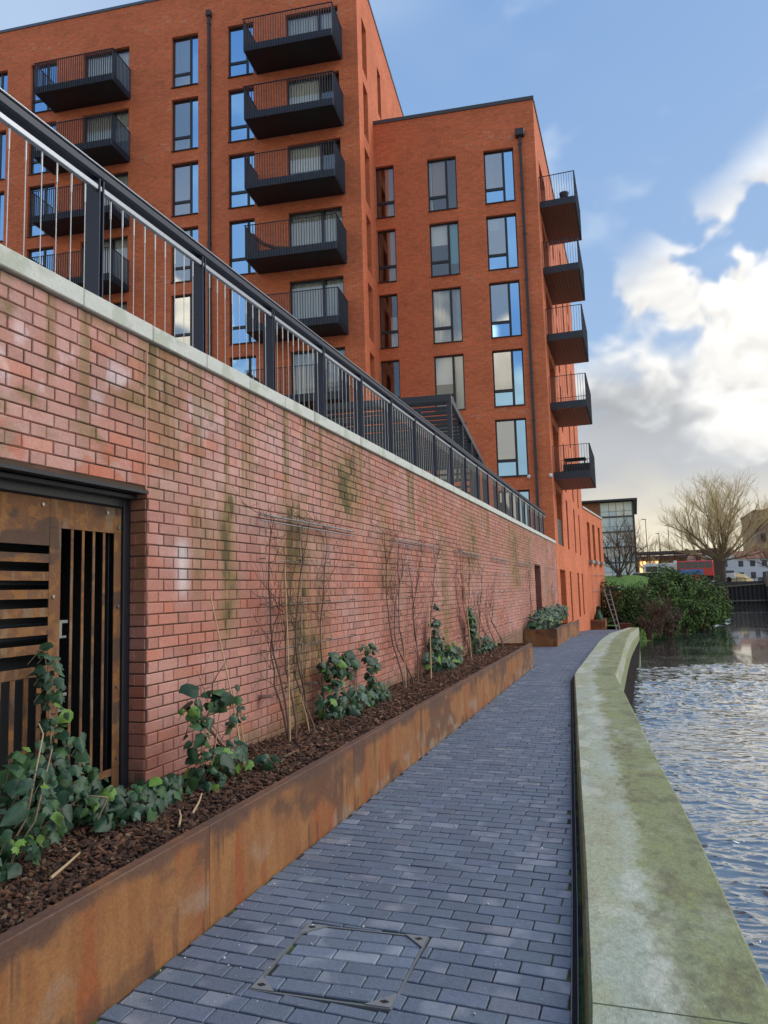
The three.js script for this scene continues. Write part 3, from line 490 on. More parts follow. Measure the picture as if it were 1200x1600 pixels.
{
  const t = thing('service_gate', 'rusted steel gate with cut horizontal and vertical slots in a black frame', 'gate', null, [0, 0, 0]);
  const X = -3.125, F = -3.105;
  const fm = std({ c: [0.018, 0.021, 0.030], roughness: 0.35, bumpMap: every(grain, 0.3), bumpScale: 0.0006 });
  const fr = new GB(); fr.cbox(F - 0.10, F, 0.3, 2.285, 4.0, 4.068, 0.004); fr.cbox(F - 0.10, F, 2.178, 2.262, -1, 3.998, 0.008); fr.cbox(F - 0.13, F - 0.085, 0.3, 2.17, 3.96, 3.998, 0.003);
  put('frame', fr, fm, t);
  const li = new GB(); li.box(XW - 0.13, XW + 0.012, 2.268, 2.281, -1.2, 4.068); li.box(XW + 0.004, XW + 0.012, 2.281, 2.288, -1.2, 4.068); li.cbox(F - 0.06, F + 0.055, 2.232, 2.266, -1, 4.06, 0.006);
  put('lintel', li, fm, t);
  const flat = (name, z0, z1, y0, y1, d = 0) => put(name, new GB().cbox(X - 0.006 + d, X + d, y0, y1, z0, z1, 0.0012), gateMat, t);
  // border and stiles of the cut sheet; the bars between the slots
  flat('border_plate', 3.38, 3.998, 2.01, 2.176); flat('border_plate', 0.6, 3.3785, 1.905, 2.176); flat('border_plate', 3.93, 3.998, 0.56, 2.009); flat('border_plate', 3.38, 3.998, 0.32, 0.44); flat('border_plate', 3.47, 3.929, 0.515, 0.559);
  flat('border_plate', 3.93, 3.998, 0.441, 0.558);
  flat('stile', 3.38, 3.469, 0.441, 2.009); flat('rail', 0.6, 3.379, 1.185, 1.24); flat('rail', 0.6, 3.379, 0.32, 0.50);
  for (let k = 0; k < 4; k++) { const z = 3.548 + k * 0.0925; flat('vertical_bar', z, z + 0.022, 0.56, 2.0085); }
  for (let k = 0; k < 6; k++) { const y = 1.308 + k * 0.1; flat('horizontal_bar', 0.6, 3.379, y, y + 0.05); }
  for (let k = 0; k < 22; k++) { const z = 3.305 - k * 0.092; flat('vertical_bar', z, z + 0.034, 0.501, 1.184); }
  const bolt = (z, y) => { const g = new THREE.CylinderGeometry(0.009, 0.010, 0.008, 10); g.rotateZ(Math.PI / 2); g.translate(X + 0.004, y, -z); put('bolt', g, steel, t); };
  for (const y of [2.05, 1.55, 1.05, 0.62]) bolt(3.968, y); for (const z of [3.86, 3.32, 2.6]) bolt(z, 2.135); for (const y of [1.62, 1.2]) bolt(3.41, y);
  // dark doors and fittings behind the slots
  const R = new GB(); R.box(-3.75, -3.70, 0.2, 2.3, -1, 4.2); R.box(-3.75, -3.14, 2.29, 2.33, -1, 4.2); R.box(-3.75, -3.14, 0.16, 0.2, -1, 4.2); R.box(-3.75, -3.26, 0.2, 2.29, 4.08, 4.12); put('back_panel', R, std({ c: [0.016, 0.017, 0.02], roughness: 0.6 }), t);
  const lo = new GB(); for (let k = 0; k < 9; k++) lo.bar([-3.64, 1.28 + k * 0.085, 1.0], [-3.64, 1.28 + k * 0.085, 4.02], 0.05, 0.012); put('louvre', lo, fm, t);
  for (const y of [1.42, 0.98]) { const h = new GB(); h.cbox(-3.36, -3.345, y - 0.055, y + 0.055, 3.70, 3.735, 0.003); h.cbox(-3.36, -3.35, y + 0.035, y + 0.055, 3.735, 3.79, 0.003); h.cbox(-3.36, -3.35, y - 0.055, y - 0.04, 3.735, 3.78, 0.003); put('latch', h, std({ c: [0.42, 0.44, 0.40], roughness: 0.5, metalness: 0.3 }), t); }
}
const mulchTex = tex(512, 512, (u, v, o) => { const a = fbm2(u * 30, v * 30, 4, 30, 30, 151), b = n2(u * 120, v * 120, 120, 120, 152); o[0] = 0.03 + 0.07 * a * b; o[1] = 0.018 + 0.035 * a * b; o[2] = 0.012 + 0.02 * a * b; });
const mulchMat = std({ map: every(mulchTex, 1), roughness: 1, bumpMap: every(grain, 0.3), bumpScale: 0.03 });
function planter(label, z0, z1, x0, seams, gz, h = 0.47, closeNear = false) {       // x0: outer face
  const t = thing('steel_planter', label, 'planter', 'rusted steel planters along the wall', [0, 0, 0]); delete t.userData.group;
  for (let i = 0; i < seams.length - 1; i++) {
    const a = seams[i] + 0.0015, b = seams[i + 1] - 0.0015, ya = gz(a), yb = gz(b), g = new GB(), top = Math.max(ya, yb) + h, ou = a * 0.07 + i * 0.313;
    const uv = (p) => [p[2] + ou, p[1] - top + 0.49];
    const V = (x, y, z) => [x, y, z];
    g.face([V(x0, ya - 0.05, a), V(x0, yb - 0.05, b), V(x0, top - 0.004, b), V(x0, top - 0.004, a)], [1, 0, 0], { uv });
    g.face([V(x0, top - 0.004, a), V(x0, top - 0.004, b), V(x0 - 0.004, top, b), V(x0 - 0.004, top, a)], [1, 1, 0], { uv });
    g.face([V(x0 - 0.004, top, a), V(x0 - 0.004, top, b), V(x0 - 0.058, top, b), V(x0 - 0.058, top, a)], [0, 1, 0], { uv: (p) => [p[2] + ou, 0.485 + (p[0] - x0) * 0.6] });
    g.face([V(x0 - 0.058, top, a), V(x0 - 0.058, top, b), V(x0 - 0.058, top - 0.25, b), V(x0 - 0.058, top - 0.25, a)], [-1, 0, 0], { uv });
    for (const [z, d] of [[a, -1], [b, 1]]) g.face([V(x0, gz(z) - 0.05, z), V(x0 - 0.03, gz(z) - 0.05, z), V(x0 - 0.03, top, z), V(x0, top - 0.004, z)], [0, 0, d], { uv: (p) => [p[0], p[1]] });
    put('side_panel', g, rustMat, t);
  }
  for (const [z, d] of closeNear ? [[z0, 1], [z1, -1]] : [[z1, -1]]) { const y = gz(z); put('end_panel', new GB().box(XW + 0.02, x0 - 0.001, y - 0.05, y + h - 0.001, Math.min(z, z + d * 0.05), Math.max(z, z + d * 0.05), { uv: (p, n) => [p[0] + p[2] * 0.3 + 1.7, p[1] - y] }), rustMat, t); }
  return t;
}
planter('long rusted steel planter full of bark mulch, nearest along the brick wall', -1, 15.45, -2.07, [-2.6, -0.62, 1.36, 3.34, 5.32, 7.3, 9.25, 11.25, 13.3, 15.45], () => 0);
planter('rusted steel planter packed with leafy shrubs beside the deep wall doorway', 20.5, 28.6, -2.08, [20.5, 23.2, 25.9, 28.6], gnd, 0.46, true);
planter('small bright rusted planter with two conifers at the far end', 49.4, 52.2, -2.0, [49.4, 52.2], (z) => -1.2, 0.62, true);
// mulch: soil sheet and loose chips
{
  const soilY = (x, z) => SOIL + 0.03 * (fbm2(x * 3, z * 1.5, 3, 0, 0, 161) - 0.5) - 0.02 * sstep(-2.25, -2.12, x);
  const g = new GB();
  for (let z = -1; z < 15.4; z += 0.2) for (let i = 0; i < 5; i++) { const xa = lerp(XW + (z < 4.07 ? -0.16 : 0), -2.12, i / 5), xb = lerp(XW + (z < 4.07 ? -0.16 : 0), -2.12, (i + 1) / 5), zb = z + 0.2; g.face([[xa, soilY(xa, z), z], [xb, soilY(xb, z), z], [xb, soilY(xb, zb), zb], [xa, soilY(xa, zb), zb]], [0, 1, 0]); }
  const soil = structure('planting_soil', g, mulchMat);
  const far = new GB(); far.face([[XW, gnd(20.6) + 0.40, 20.56], [-2.13, gnd(20.6) + 0.40, 20.56], [-2.13, gnd(28.5) + 0.40, 28.54], [XW, gnd(28.5) + 0.40, 28.54]], [0, 1, 0]); far.face([[XW, -0.68, 49.46], [-2.05, -0.68, 49.46], [-2.05, -0.68, 52.1], [XW, -0.68, 52.1]], [0, 1, 0]);
  structure('planting_soil', far, mulchMat);
  const chip = new GB(false).cbox(-0.5, 0.5, -0.5, 0.5, -0.5, 0.5, 0.18).geom(); chip.deleteAttribute('color');
  const N = 24000, im = new THREE.InstancedMesh(chip, std({ roughness: 0.9, bumpMap: every(grain, 2), bumpScale: 0.01 }), N), R = rng(33), m = new THREE.Matrix4(), q = new THREE.Quaternion(), e = new THREE.Euler(), col = new THREE.Color();
  for (let i = 0; i < N; i++) {
    const z = 1.3 + 14.1 * Math.pow(R(), 1.9), lim = z < 4.07 ? -3.1 : XW + 0.01, x = lerp(lim, -2.15, R()), big = 0.55 + R() * R() * 1.3;
    q.setFromEuler(e.set((R() - 0.5) * 1.1, R() * 6.3, (R() - 0.5) * 1.1));
    m.compose(new THREE.Vector3(x, soilY(x, z) + 0.004 + R() * 0.016, -z), q, new THREE.Vector3(0.033 * big, 0.006 + R() * 0.006, (0.009 + R() * 0.009) * big)); im.setMatrixAt(i, m);
    const w = R(), k = 0.35 + R() * 1.0; if (w > 0.93) col.setRGB(0.42 * k, 0.29 * k, 0.18 * k); else if (w > 0.55) col.setRGB(0.30 * k, 0.135 * k, 0.07 * k); else col.setRGB(0.16 * k, 0.078 * k, 0.05 * k); im.setColorAt(i, col);
  }
  im.name = 'bark_mulch'; im.castShadow = im.receiveShadow = true; im.userData = { kind: 'stuff', label: 'loose brown bark chips covering the soil of the long planter', category: 'mulch' }; scene.add(im);
  const stick = std({ c: [0.42, 0.30, 0.17], roughness: 0.8 });
  [[[-2.35, 0.43, 3.62], [-2.52, 0.432, 3.98], 'pale broken stick on the mulch, farthest from the camera'], [[-2.3, 0.428, 3.42], [-2.46, 0.43, 3.66], 'pale broken stick on the mulch, middle of the three'], [[-2.42, 0.43, 2.66], [-2.52, 0.43, 2.95], 'pale broken stick on the mulch, nearest the camera']].forEach(([a, b, l]) => tag(put('dry_stick', new GB().tube([a, [(a[0] + b[0]) / 2 + 0.01, a[1] + 0.006, (a[2] + b[2]) / 2], b], 0.008, 0.005, 5), stick), l, 'stick'));
}

// ------------------------------------------------------------------ terrace railing, deck and pergola
{
  structure('terrace_floor', new GB().box(-40, XW - 0.34, 3.2, 3.35, -8, 31), std({ c: [0.22, 0.21, 0.2], roughness: 0.9, bumpMap: every(grain, 1), bumpScale: 0.004 }));
  const t = thing('terrace_railing', 'dark steel railing with thin wire balusters on top of the brick wall', 'railing', null, [0, 0, 0]), X = -3.1, Z0 = 0.14 - 1.19, ZE = 28.3, yb = TOP + 0.117;
  const pm = std({ c: [0.010, 0.015, 0.036], roughness: 0.5, bumpMap: every(grain, 0.3), bumpScale: 0.0004 });
  put('handrail', (() => { const g = new GB(); g.cbox(X - 0.045, X + 0.03, 4.255, 4.325, Z0, ZE, 0.014); return g; })(), pm, t);
  put('handrail_highlight', new GB().cbox(X - 0.047, X + 0.034, 4.326, 4.337, Z0, ZE, 0.003), paleMetal, t);  // pale strip painted in for light along the handrail top
  put('lower_rail', new GB().cbox(X - 0.012, X + 0.020, 4.178, 4.214, Z0, ZE, 0.004), paleMetal, t);  // pale grey painted in for sky sheen on the dark rail
  put('base_rail', new GB().cbox(X - 0.01, X + 0.012, yb + 0.004, yb + 0.02, Z0, ZE, 0.002), pm, t);
  const post = (() => { const g = new GB(); for (const s of [-0.024, 0.012]) g.cbox(X - 0.075, X + 0.028, yb, 4.2545, s, s + 0.012, 0.002); g.box(X - 0.085, X + 0.035, yb - 0.0005, yb + 0.01, -0.05, 0.05); return g.geom(); })();
  const rod = (() => { const g = new GB(); g.tube([[X, yb + 0.015, 0], [X, 4.18, 0]], 0.0027, 0.0027, 6, { open: 1 }); g.tube([[X, 4.05, 0], [X, 4.178, 0]], 0.005, 0.005, 6, { open: 1 }); return g.geom(); })();
  for (let k = 0; k < 25; k++) {
    const z = 0.14 - 1.19 + k * 1.19; if (z > ZE) break;
    const p = put('post', post, pm, t); p.position.z = -z;
    for (let j = 1; j < 10 && k < 24; j++) { const zz = z + j * 0.119; if (zz < 1 || zz > ZE - 0.1) continue; const r = put('wire_baluster', rod, steel, t); r.position.z = -zz; }
  }
}
{
  const t = thing('pergola', 'dark slatted steel pergola on the terrace behind the railing', 'pergola', null, [-3.53, 3.35, 15.3]); t.rotation.y = YS;
  const m = metalPaint, W = 3.0, D = 9.2, Hh = 2.42;
  const bx = (n, ...a) => put(n, new GB(false).cbox(...a, 0.004), m, t);
  for (const x of [-W, -0.10]) for (let k = 0; k < 5; k++) bx('post', x, x + 0.10, 0, Hh - 0.16, -k * (D - 0.1) / 4 - 0.10, -k * (D - 0.1) / 4);
  bx('beam', -W, 0, Hh - 0.159, Hh, -0.10, 0); bx('beam', -W, 0, Hh - 0.159, Hh, -D, -D + 0.10); for (const x of [-W, -0.10]) bx('beam', x, x + 0.10, Hh - 0.158, Hh - 0.001, -D + 0.101, -0.101);
  for (let k = 1; k < 20; k++) bx('roof_slat', -W + 0.101, -0.101, Hh - 0.11, Hh - 0.03, -k * 0.46 - 0.04, -k * 0.46);
  for (let k = 0; k < 8; k++) bx('screen_slat', -W + 0.1, -0.1, 0.3 + k * 0.2, 0.37 + k * 0.2, -D * 0.75, -D * 0.75 + 0.03);
  const s = thing('slatted_screen', 'low dark slatted planter screen beside the pergola on the terrace', 'screen', null, [-6.5, 3.35, 14.6]); s.rotation.y = YS;
  const bs = (n, ...a) => put(n, new GB(false).cbox(...a, 0.004), m, s);
  for (const x of [-0.3, 2.35]) bs('post', x, x + 0.09, 0, 2.0, -0.09, 0); bs('post', -0.3, -0.21, 0, 1.9, -4, -3.91); bs('beam', -0.209, 2.349, 1.86, 1.98, -0.08, -0.01); bs('beam', -0.29, -0.22, 1.86, 1.98, -3.909, -0.091);
  for (let k = 0; k < 9; k++) bs('slat', -0.209, 2.349, 0.12 + k * 0.19, 0.22 + k * 0.19, -0.06, -0.03);
  for (let k = 0; k < 9; k++) bs('slat', -0.27, -0.24, 0.12 + k * 0.19, 0.22 + k * 0.19, -3.909, -0.091);
}

// ------------------------------------------------------------------ wire trellises and bare climbers
const twigMat = std({ c: [0.11, 0.062, 0.048], roughness: 0.9 }), stemMat = std({ c: [0.15, 0.095, 0.07], roughness: 0.9, bumpMap: every(grain, 0.2), bumpScale: 0.002 }), caneMat = std({ c: [0.52, 0.36, 0.19], roughness: 0.6 }), paleStem = std({ c: [0.40, 0.30, 0.20], roughness: 0.8 });
const TR = [5.53, 9.1, 12.65, 16.15, 19.8], ORD = ['nearest the gate', 'second from the gate', 'third from the gate', 'fourth from the gate', 'last before the doorway'];
TR.forEach((z0, i) => {
  const t = thing('wire_trellis', 'stainless wire trellis on the brick wall, ' + ORD[i], 'trellis', null, [0, 0, 0]), z1 = z0 + 2.18, X = XW + 0.05, yb = i < 4 ? 0.52 : 0.3;
  const tb = (n, a, b, r) => put(n, new GB().tube([a, b], r, r, 6), steel, t);
  tb('top_bar', [X, 2.265, z0], [X, 2.265, z1], 0.009); tb('top_bar', [X, 2.215, z0], [X, 2.215, z1], 0.006);
  for (const y of [1.89, 1.51, 1.13, 0.75]) tb('wire', [X, y, z0 + 0.28], [X, y, z1], 0.0026);
  for (let k = 0; k < 4; k++) { const z = z0 + 0.06 + k * 0.69; tb('wire', [X + 0.006, yb, z], [X + 0.006, 2.26, z], 0.0028); for (const y of [2.26, 1.89, 1.51, 1.13, 0.75]) tb('standoff', [XW - 0.005, y + 0.008, z], [X + 0.012, y + 0.008, z], y < 1 ? 0.011 : 0.006); }
  if (!i) for (const z of [5.56, 6.44]) tb('standoff', [XW, 0.77, z], [XW + 0.12, 0.77, z], 0.014);
});
{ // thin wires seen on the far brickwork
  const t = thing('wire_trellis', 'thin wire trellis high on the brickwork right of the doorway', 'trellis', null, [0, 0, 0]);
  for (const y of [2.3, 1.5]) put('wire', new GB().tube([[XW + 0.05, y, 26.3], [XW + 0.05, y, 30.2]], 0.006, 0.006, 5), steel, t); for (const z of [26.4, 28.2, 30.1]) put('wire', new GB().tube([[XW + 0.05, 0.3, z], [XW + 0.05, 2.3, z]], 0.006, 0.006, 5), steel, t);
}
function climber(label, spots, seed, top, group, dense = 1) {
  const t = thing('bare_climber', label, 'climber', null, [0, 0, 0]), R = rng(seed), tw = new GB();
  const twig = (p, d, L, r, lvl) => {
    const pts = [p]; let q = p, v = d;
    const n = 4; for (let i = 0; i < n; i++) { v = [v[0] * 0.9 + (R() - 0.5) * 0.3, v[1] + (R() - 0.42) * 0.5, v[2] + (R() - 0.5) * 0.5]; const l = Math.hypot(...v); v = v.map((e) => e / l); q = [clamp(q[0] + v[0] * L / n, XW + 0.012, XW + 0.42), q[1] + v[1] * L / n, q[2] + v[2] * L / n]; pts.push(q); }
    tw.tube(pts, r, r * 0.45, 4, { open: 1 });
    if (lvl > 0) for (let k = 0; k < 3; k++) { const s = pts[1 + Math.floor(R() * (n - 1))], a = R() * 6.28; twig(s, [(R() - 0.3) * 0.5, Math.sin(a) * 0.7 + 0.35, Math.cos(a)], L * (0.35 + R() * 0.35), r * 0.65, lvl - 1); }
  };
  for (const [z, x, h, zt] of spots) {
    const pts = [], n = 10; let dz = 0, dx = 0;
    for (let i = 0; i <= n; i++) { const f = i / n; dz += (R() - 0.5) * 0.16; dx += (R() - 0.5) * 0.03; pts.push([clamp(lerp(x, XW + 0.07, sstep(0, 0.55, f)) + dx, XW + 0.03, XW + 0.6), SOIL - 0.03 + f * h, lerp(z, zt, f) + dz * f * 1.4]); }
    put('stem', new GB().tube(pts, 0.0105, 0.0036, 6), stemMat, t);
    for (let k = 0; k < Math.round(7 * dense * h); k++) { const i = 2 + Math.floor(Math.pow(R(), 0.9) * (n - 2)), a = R() * 6.28; twig(pts[i], [(R() - 0.25) * 0.5, Math.sin(a) * 0.6 + 0.45, Math.cos(a) * 0.9], 0.12 + R() * 0.42, 0.0031, 1); }
    if (top) for (let k = 0; k < 3; k++) twig(pts[n], [0, (R() - 0.5) * 0.3, k % 2 ? 1 : -1], 0.5, 0.0032, 1);
  }
  put('twigs', tw, twigMat, t).userData.kind = 'stuff';
  return t;
}
const cane = (t, a, b, r = 0.006) => put('cane', new GB().tube([a, [(a[0] + b[0]) / 2, (a[1] + b[1]) / 2, (a[2] + b[2]) / 2 + 0.015], b], r, r * 0.8, 6), caneMat, t);
const c1 = climber('single leaning bare stem tied to a cane above the small ivy', [[4.62, -2.6, 0.75, 4.72]], 4, false, null, 0.6); cane(c1, [-2.58, 0.38, 4.62], [-2.84, 1.6, 4.60]); cane(c1, [-2.62, 0.38, 4.74], [-2.72, 0.95, 4.68], 0.005);
const c2 = climber('tangled bare climber reaching the top bar of the nearest trellis', [[5.55, -2.72, 1.86, 5.75], [5.75, -2.75, 1.5, 6.35], [6.1, -2.8, 1.9, 6.1], [5.62, -2.74, 1.2, 5.5], [6.5, -2.82, 1.88, 6.75], [6.0, -2.7, 1.0, 6.3]], 9, true); cane(c2, [-2.7, 0.38, 5.55], [-2.86, 1.86, 5.82]); cane(c2, [-2.72, 0.38, 5.98], [-2.75, 0.75, 5.86], 0.007);
const c3 = climber('bare climber arching over the trellis second from the gate', [[8.75, -2.72, 1.95, 9.1], [9.0, -2.75, 1.9, 9.5], [9.4, -2.75, 1.95, 10.4], [9.7, -2.78, 1.6, 9.9], [10.2, -2.8, 1.9, 11.5], [9.2, -2.72, 1.3, 8.6]], 13, true, null, 1.1); cane(c3, [-2.72, 0.38, 8.8], [-2.86, 1.8, 9.15]); cane(c3, [-2.7, 0.38, 9.9], [-2.85, 1.55, 10.45], 0.008);
const c4 = climber('bare climber with pale stakes on the third trellis', [[12.9, -2.75, 1.9, 13.0], [13.2, -2.75, 1.85, 13.5], [13.6, -2.8, 1.6, 14.6], [12.6, -2.75, 1.4, 12.2]], 21, true, null, 0.9); cane(c4, [-2.75, 0.38, 12.75], [-2.86, 2.0, 12.8], 0.012); cane(c4, [-2.75, 0.38, 13.6], [-2.86, 1.9, 13.5], 0.009);
climber('forked leafless shrub by the far end of the long planter', [[14.9, -2.7, 1.25, 15.6], [14.9, -2.7, 1.0, 14.1], [14.5, -2.74, 1.1, 14.2]], 27, false, null, 0.6);
climber('low bare twigs at the foot of the fourth trellis', [[15.1, -2.6, 1.35, 16.3], [15.2, -2.6, 1.1, 15.6]], 29, false, null, 0.5);
climber('thin dry creeper hanging beside the deep wall doorway', [[21.3, -2.85, 1.9, 21.9], [21.9, -2.85, 1.6, 21.7]], 31, true, null, 0.4);
climber('sparse dry creeper above the shrubs of the second planter', [[27.4, -2.7, 1.3, 27.6], [27.9, -2.7, 1.1, 27.7]], 35, false, null, 0.7);

// ------------------------------------------------------------------ ivy
const leafGeo = [0, 1, 2].map((k) => {
  const out = [[[0, -0.5], [0.30, -0.42], [0.50, -0.12], [0.36, 0.10], [0.28, 0.30], [0, 0.62], [-0.28, 0.30], [-0.36, 0.10], [-0.50, -0.12], [-0.30, -0.42]], [[0, -0.44], [0.26, -0.50], [0.56, -0.20], [0.40, 0.02], [0.52, 0.26], [0.20, 0.26], [0, 0.60], [-0.20, 0.26], [-0.52, 0.26], [-0.40, 0.02], [-0.56, -0.20], [-0.26, -0.50]], [[0, -0.46], [0.24, -0.5], [0.42, -0.26], [0.40, 0.06], [0.22, 0.38], [0, 0.66], [-0.22, 0.38], [-0.40, 0.06], [-0.42, -0.26], [-0.24, -0.5]]][k];
  const z = (x, y) => -0.30 * Math.pow(Math.abs(x), 1.2) * (1 + 0.4 * k) - 0.12 * y * y + 0.05 * Math.sin(x * 9 + k), g = new GB(false), c = [0, -0.05];
  for (let i = 0; i < out.length; i++) { const a = out[i], b = out[(i + 1) % out.length]; g.face([[c[0], c[1], z(...c)], [a[0], a[1], z(...a)], [b[0], b[1], z(...b)]], [0, 0, 1], { uv: [[c[0] + 0.5, c[1] + 0.5], [a[0] + 0.5, a[1] + 0.5], [b[0] + 0.5, b[1] + 0.5]] }); }
  let G = g.geom(); G.deleteAttribute('color'); G.deleteAttribute('normal'); G = mergeVertices(G, 1e-4); G.computeVertexNormals(); return G.toNonIndexed();
});
const leafTex = (r, gg, b, pr, pg, pb) => tex(128, 128, (u, v, o) => { const x = u - 0.5, y = v - 0.5, a = fbm2(u * 7, v * 7, 3, 7, 7, 171); const k = 0.8 + 0.4 * a; o[0] = r * k; o[1] = gg * k; o[2] = b * k; const an = Math.atan2(x, y + 0.42), vein = Math.exp(-Math.pow(Math.sin(an * 3.6) * Math.hypot(x, y + 0.42) / 0.03, 2)); mix3(o, pr, pg, pb, vein * 0.45); });
const leafMats = [leafTex(0.016, 0.042, 0.020, 0.05, 0.09, 0.045), leafTex(0.028, 0.068, 0.032, 0.08, 0.14, 0.07), leafTex(0.036, 0.085, 0.026, 0.10, 0.17, 0.07), leafTex(0.12, 0.22, 0.04, 0.22, 0.33, 0.11), leafTex(0.050, 0.092, 0.062, 0.11, 0.17, 0.12)].map((m, i) => new THREE.MeshPhysicalMaterial({ map: m, roughness: [0.34, 0.3, 0.42, 0.5, 0.38][i], side: THREE.DoubleSide, specularIntensity: 0.42 }));
const Zax = new THREE.Vector3(0, 0, 1);
function leafPose(o, p, nrm, size, R) {
  o.position.set(p[0], p[1], -p[2]);
  const n = new THREE.Vector3(nrm[0], nrm[1], -nrm[2]).normalize(), q = new THREE.Quaternion().setFromUnitVectors(Zax, n);
  o.quaternion.copy(q).multiply(new THREE.Quaternion().setFromAxisAngle(Zax, Math.PI + (R() - 0.5) * 2.2));
  o.scale.set(size * (0.85 + R() * 0.3), size, size); o.updateMatrix();
}
// blobs: [x, y, z, rx, ry, rz, count]
function ivy(label, blobs, stems, seed, size, asParts = true, light = 0.08) {
  const t = thing('ivy_plant', label, 'ivy', null, [0, 0, 0]), R = rng(seed), sg = new GB(), loose = [], o = new THREE.Object3D();
  for (const s of stems) put('stem', new GB().tube(s, 0.006, 0.003, 5), paleStem, t);
  for (const [x, y, z, rx, ry, rz, n] of blobs) for (let i = 0; i < n * 1.35; i++) {
    let a, b, c; do { a = R() * 2 - 1; b = R() * 2 - 1; c = R() * 2 - 1; } while (a * a + b * b + c * c > 1);
    const p = [Math.max(x + a * rx * 1.2, XW - (z < 4.05 ? 0.1 : -0.015)), Math.max(y + b * ry * 1.12, SOIL + 0.02), z + c * rz * 1.15], nr = [0.55 + a * 0.8 + (R() - 0.5) * 0.9, 0.55 + b * 0.5 + (R() - 0.5) * 0.9, -0.35 + c * 0.5 + (R() - 0.5) * 1.0];
    leafPose(o, p, nr, size * (0.42 + R() * R() * 1.05 + R() * 0.2), R);
    const w = R(), mi = w < light ? 3 : w < light + 0.16 ? 2 : w < light + 0.26 ? 4 : w < 0.64 ? 1 : 0, gi = Math.floor(R() * 3);
    const back = [p[0] - 0.03 - R() * 0.06, p[1] - 0.04 - R() * 0.06, p[2] + (R() - 0.5) * 0.08]; if (i % 3 === 0) sg.tube([p, [(p[0] + back[0]) / 2, (p[1] + back[1]) / 2 + 0.01, (p[2] + back[2]) / 2], back], 0.0016, 0.002, 4, { open: 1 });
    if (asParts) { const m = put('leaf', leafGeo[gi], leafMats[mi], t); m.position.copy(o.position); m.quaternion.copy(o.quaternion); m.scale.copy(o.scale); } else (loose[mi] ??= []).push(leafGeo[gi].clone().applyMatrix4(o.matrix));
  }
  if (sg.p.length) put('leaf_stalks', sg, paleStem, t).userData.kind = 'stuff';
  loose.forEach((l, k) => { if (l) put('foliage', mergeGeometries(l), leafMats[k], t).userData.kind = 'stuff'; });
  return t;
}
ivy('large dark ivy climbing the rusted gate and spilling over the near mulch', [
  [-3.0, 1.22, 3.24, 0.07, 0.14, 0.06, 16], [-3.0, 1.02, 3.29, 0.07, 0.14, 0.08, 16], [-2.98, 0.80, 3.36, 0.09, 0.16, 0.12, 26], [-2.94, 0.74, 3.06, 0.1, 0.14, 0.16, 30], [-2.86, 0.58, 3.22, 0.18, 0.14, 0.3, 84], [-2.72, 0.48, 3.48, 0.2, 0.08, 0.26, 84],
  [-2.72, 0.62, 2.80, 0.22, 0.22, 0.16, 52], [-2.62, 0.48, 2.62, 0.14, 0.09, 0.16, 24], [-2.76, 0.46, 3.86, 0.18, 0.06, 0.2, 52]], [
  [[-2.82, 0.4, 2.78], [-2.68, 0.62, 2.79], [-2.66, 0.98, 2.86], [-2.82, 1.0, 3.0]], [[-2.8, 0.4, 2.8], [-2.66, 0.6, 2.82], [-2.67, 0.9, 2.93]], [[-2.7, 0.42, 3.25], [-2.6, 0.6, 3.24], [-2.68, 0.62, 3.18], [-2.8, 0.55, 3.12]], [[-3.0, 0.4, 3.3], [-3.02, 0.9, 3.3], [-2.99, 1.3, 3.22]]], 201, 0.076);
ivy('small ivy with broad leaves at the brick corner right of the gate', [
  [-2.68, 0.92, 4.14, 0.07, 0.10, 0.08, 9], [-2.7, 0.90, 4.42, 0.08, 0.08, 0.14, 14], [-2.7, 0.72, 4.22, 0.08, 0.12, 0.12, 13], [-2.68, 0.78, 4.66, 0.06, 0.2, 0.06, 10], [-2.64, 0.54, 4.40, 0.12, 0.10, 0.26, 34], [-2.6, 0.47, 4.2, 0.16, 0.06, 0.22, 22], [-2.5, 0.46, 4.72, 0.14, 0.05, 0.1, 8], [-2.78, 0.46, 3.98, 0.1, 0.05, 0.12, 12]],
  [[[-2.7, 0.4, 4.3], [-2.7, 0.7, 4.26], [-2.68, 0.95, 4.18]], [[-2.72, 0.4, 4.4], [-2.7, 0.7, 4.45], [-2.69, 0.95, 4.5]], [[-2.7, 0.4, 4.66], [-2.7, 0.6, 4.6]]], 207, 0.084, true, 0.1);
ivy('dense dark ivy mound against the wall under the nearest trellis', [
  [-2.8, 0.88, 6.75, 0.10, 0.13, 0.22, 40], [-2.78, 0.84, 7.05, 0.1, 0.16, 0.12, 22], [-2.76, 0.58, 6.7, 0.14, 0.18, 0.34, 56], [-2.74, 0.5, 7.15, 0.16, 0.12, 0.4, 60], [-2.78, 0.78, 7.75, 0.08, 0.22, 0.12, 30], [-2.74, 0.5, 7.85, 0.14, 0.12, 0.28, 40], [-2.82, 0.98, 7.72, 0.05, 0.05, 0.22, 8]],
  [[[-2.78, 0.4, 6.9], [-2.74, 0.7, 6.8], [-2.78, 0.95, 6.7]], [[-2.74, 0.4, 7.0], [-2.68, 0.65, 7.02], [-2.74, 0.72, 6.95]], [[-2.78, 0.4, 7.8], [-2.76, 0.8, 7.78], [-2.8, 1.0, 7.7]]], 211, 0.088, true, 0.12);
